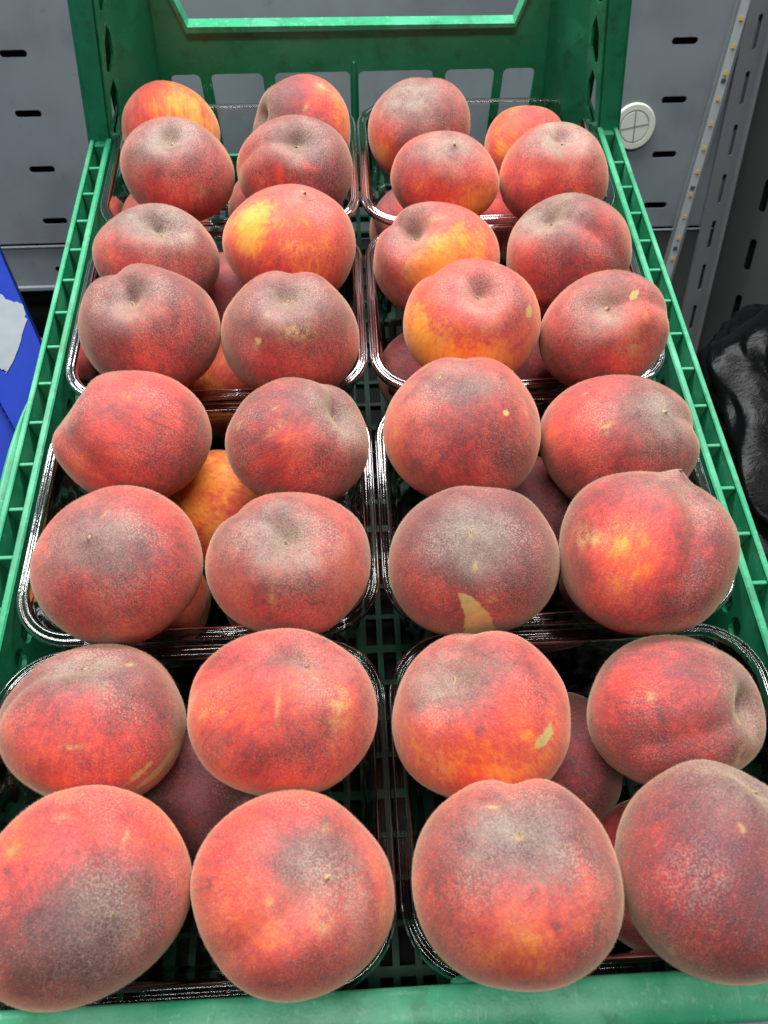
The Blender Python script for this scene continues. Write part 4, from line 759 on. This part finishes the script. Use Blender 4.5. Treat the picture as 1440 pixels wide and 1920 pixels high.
TOP_LABEL = [
 "orange unmarked peach in the back left corner under the green column",
 "dark peach with orange right cheek, second from left in the back row",
 "tall purple peach with orange lower left cheek, in the back row",
 "small orange peach half hidden in the back right corner",
 "red peach with grey hollow top in front of the orange corner peach, left punnet",
 "dark red peach with a twisted furrowed top and small orange flecks, back left punnet",
 "red and orange peach with pointed grey top in front of the tall purple peach",
 "red peach with frosty white top beside the right rail, back right punnet",
 "dusky peach with deep cleft top beside the left rail, third from the back",
 "bright red peach with yellow patch on its upper left, left column",
 "peach with streaky yellow cheek and grey hollow on its left, right column",
 "red peach with grey speckled top beside the right rail, above the peach with orange nick",
 "dusky pink peach with curled stem scar beside the left rail, second punnet from back",
 "plum red peach with small tan scar on its left cheek, left column middle",
 "peach with large yellow and orange lower left cheek and yellow fleck at right edge",
 "red peach with creased top, orange nick and pale bruise, beside the right rail",
 "wide pink peach with stem notch on its left, beside the left rail at mid crate",
 "dusky purple peach with pale cleft at its upper right, left column mid crate",
 "large red peach with orange left edge and small tan dot, right column mid crate",
 "wide peach with white stem dot in grey patch on its right, beside the right rail",
 "round pink peach with grey smudge and tiny stem dot, left in third row from front",
 "peach with pale greenish top and bright red right cheek, left column third row from front",
 "dark purple peach with big triangular yellow scar at its base",
 "tilted peach with pointed tip, glowing orange patch and rough yellow blotch",
 "plum peach with yellow diagonal scratches at its lower right, far left",
 "coral red peach with dusky sloping top, middle left of the second row",
 "peach with greyish top, orange base and yellow oval scar at its right",
 "dull red peach with lumpy tan right end, far right of the second row",
 "large front peach with orange left edge and dark purple belly, front left corner",
 "large red front peach with small pale stem star, left of the front centre",
 "large front peach with grey crown, pale dot and orange base, right of the front centre",
 "large plum peach cut by the right picture edge in the front row"
]
LOW_LABEL = [
 "red peach wedged low between the two right peaches of the back right punnet",
 "dull peach lying low at the left of the back right punnet",
 "peach lying low at the left end of the back left punnet",
 "peach lying low at the right of the back left punnet",
 "shadowed brown peach deep between four peaches, second punnet from back, left column",
 "orange peach low against the front wall of the left second-from-back punnet",
 "peach lying low beside the left rail in the second-from-back punnet",
 "dull purple peach in the front left corner of the right second-from-back punnet",
 "dark red peach low at the front wall of the right second-from-back punnet",
 "peach lying low beside the right rail in the second-from-back punnet",
 "peach lying low in the middle of the right second-from-back punnet",
 "orange peach showing between four peaches of the left mid-crate punnet",
 "orange red peach low under the round pink peach with the grey smudge",
 "purple peach low in the front right corner of the left mid-crate punnet",
 "dark red peach deep behind the dark purple peach with the yellow scar",
 "dark red peach low under the tilted peach with the glowing orange patch",
 "orange peach low under the dark purple peach with the yellow scar",
 "dark red peach deep in the middle of the front left punnet",
 "dark purple peach low by the front wall of the front left punnet",
 "dark red peach deep in the middle of the front right punnet",
 "dark red peach low by the front wall of the front right punnet",
 "peach lying low at the left of the front right punnet"
]
for i, (p, l) in enumerate(zip(TOP, TOP_LABEL)):
    nf = 13000 if i < 8 else 19000 if i < 16 else 26000 if i < 24 else 34000
    peach(p, l, 128, 92, nf, 'peaches on top in the punnets')
rl = random.Random(8)
for p, l in zip(LOW, LOW_LABEL):
    a = Matrix.Rotation(rl.uniform(0, 6.28), 3, 'Z') @ Matrix.Rotation(rl.uniform(.6, 2.4), 3, 'X')
    p['m'] = [[a[i][j]*p['r'] for j in range(3)] for i in range(3)]
    peach(p, l, 72, 52, 2500, 'peaches underneath in the punnets')

# ------------------------------------------------------------------ blue carton on the left
bx = thing('blue_carton', 'blue corrugated carton with torn white paper, left of the crate', 'carton', (-.24, .34, -.0925))
bb = Vector((-.24, .34, -.0925))
A1, A2, B2, B1 = (-.305, .555), (-.2010, .3430), (-.2010, .2735), (-.330, .485)
ZT = -.02
def prism(P, z0, z1):
    n = len(P); V = [(x-bb.x, y-bb.y, z0-bb.z) for x, y in P]+[(x-bb.x, y-bb.y, z1-bb.z) for x, y in P]
    return MB().add(V, [tuple(range(n)), tuple(range(n, 2*n))]+[(i, (i+1) % n, n+(i+1) % n, n+i) for i in range(n)])
prism([A1, A2, B2, B1], -.022, ZT).obj('top_flap', M_blue, bx)
Bq = [(-.2012, .2800), (-.2012, .12), (-.42, .12), (-.42, .46), (-.334, .495)]
prism([(A1[0], A1[1]-.004), (A2[0]-.001, A2[1]-.003), (-.2012, .2750), (-.2012, .12), (-.42, .12), (-.42, .555)], -.0922, -.0262).obj('body', M_blue, bx)
# corrugated edge of the flap
mb = MB(); d = Vector((B1[0]-B2[0], B1[1]-B2[1])); L_ = d.length; d.normalize(); nn = Vector((-d.y, d.x)); V = []; F = []
if nn.y > 0: nn = -nn
NW = 220
for i in range(NW+1):
    t = L_*i/NW; z = -.0238+.0014*math.sin(t*2*math.pi/.0062)
    for dz in (-.0003, .0003):
        for e in (.0, .0012): V.append((B2[0]+d.x*t+nn.x*e-bb.x, B2[1]+d.y*t+nn.y*e-bb.y, z+dz-bb.z))
for i in range(NW):
    a = i*4; b = a+4; F += [(a, b, b+1, a+1), (a+2, a+3, b+3, b+2), (a+1, b+1, b+3, a+3)]
mb.add(V, F).obj('corrugation', M_blue, bx)
prism([B2, B1, (B1[0]+.004, B1[1]+.006), (B2[0]-.0, B2[1]+.007)], -.0262, -.0254).obj('liner', M_blue, bx)
random.seed(3)
pp = [(-.262, .440), (-.2415, .4010), (-.2345, .3935), (-.2260, .3915), (-.2225, .3860), (-.2190, .3760), (-.2190, .3570), (-.2205, .3420), (-.2230, .3300), (-.2245, .3350), (-.2270, .3330), (-.2300, .3390), (-.2370, .3480), (-.2500, .3700), (-.2700, .4100)]
pr = []
for a, b in zip(pp, pp[1:]+pp[:1]):
    for k in range(4): pr.append((a[0]+(b[0]-a[0])*k/4+random.uniform(-.0008, .0008), a[1]+(b[1]-a[1])*k/4+random.uniform(-.0008, .0008)))
po = MB().panel(pr, [], lambda u, v, w: (u-bb.x, v-bb.y, ZT+.0004+w-bb.z), .0004).obj('torn_paper', M_paper, bx)

# ------------------------------------------------------------------ black bin liner on the right
def bag(name, label, c, rx, ry, rz, seed):
    rng = np.random.RandomState(seed); nu, nv = 160, 110
    u = np.linspace(0, 1, nv+1)[1:-1]; ph = np.pi*u; lm = np.arange(nu)/nu*2*np.pi
    P, L = np.meshgrid(ph, lm, indexing='ij'); ph = np.concatenate([[0], P.ravel(), [np.pi]]); lm = np.concatenate([[0], L.ravel(), [0]])
    n = np.stack([np.sin(ph)*np.cos(lm), np.sin(ph)*np.sin(lm), np.cos(ph)], -1)
    r = np.ones(len(n)); wn = n+.25*np.stack([np.sin(n@(rng.normal(size=3)*3)+1) for _ in range(3)], -1)
    for fr, am in ((2.0, .10), (4.5, .07), (9, .036), (18, .012)):
        for _ in range(4):
            k = rng.normal(size=3); k *= fr/np.linalg.norm(k); r += am*(.5-np.abs(np.sin(wn@k+rng.rand()*6.28)))
    V = n*r[:, None]*np.array([rx, ry, rz])
    V[:, 2] = np.maximum(V[:, 2], -rz*.82)
    me = bpy.data.meshes.new(name); qd, tr = grid_faces(nu, nv); fill_mesh(me, V, qd, tr); me.shade_smooth(); me.materials.append(M_bag)
    o = bpy.data.objects.new(name, me); sc.collection.objects.link(o); o.matrix_world = RW @ Matrix.Translation(c); tag(o, label, 'bin bag')
    return o
bag('bin_bag', 'crumpled black plastic bin bag standing right of the crate', (.362, .290, -.078), .138, .185, .062, 5)
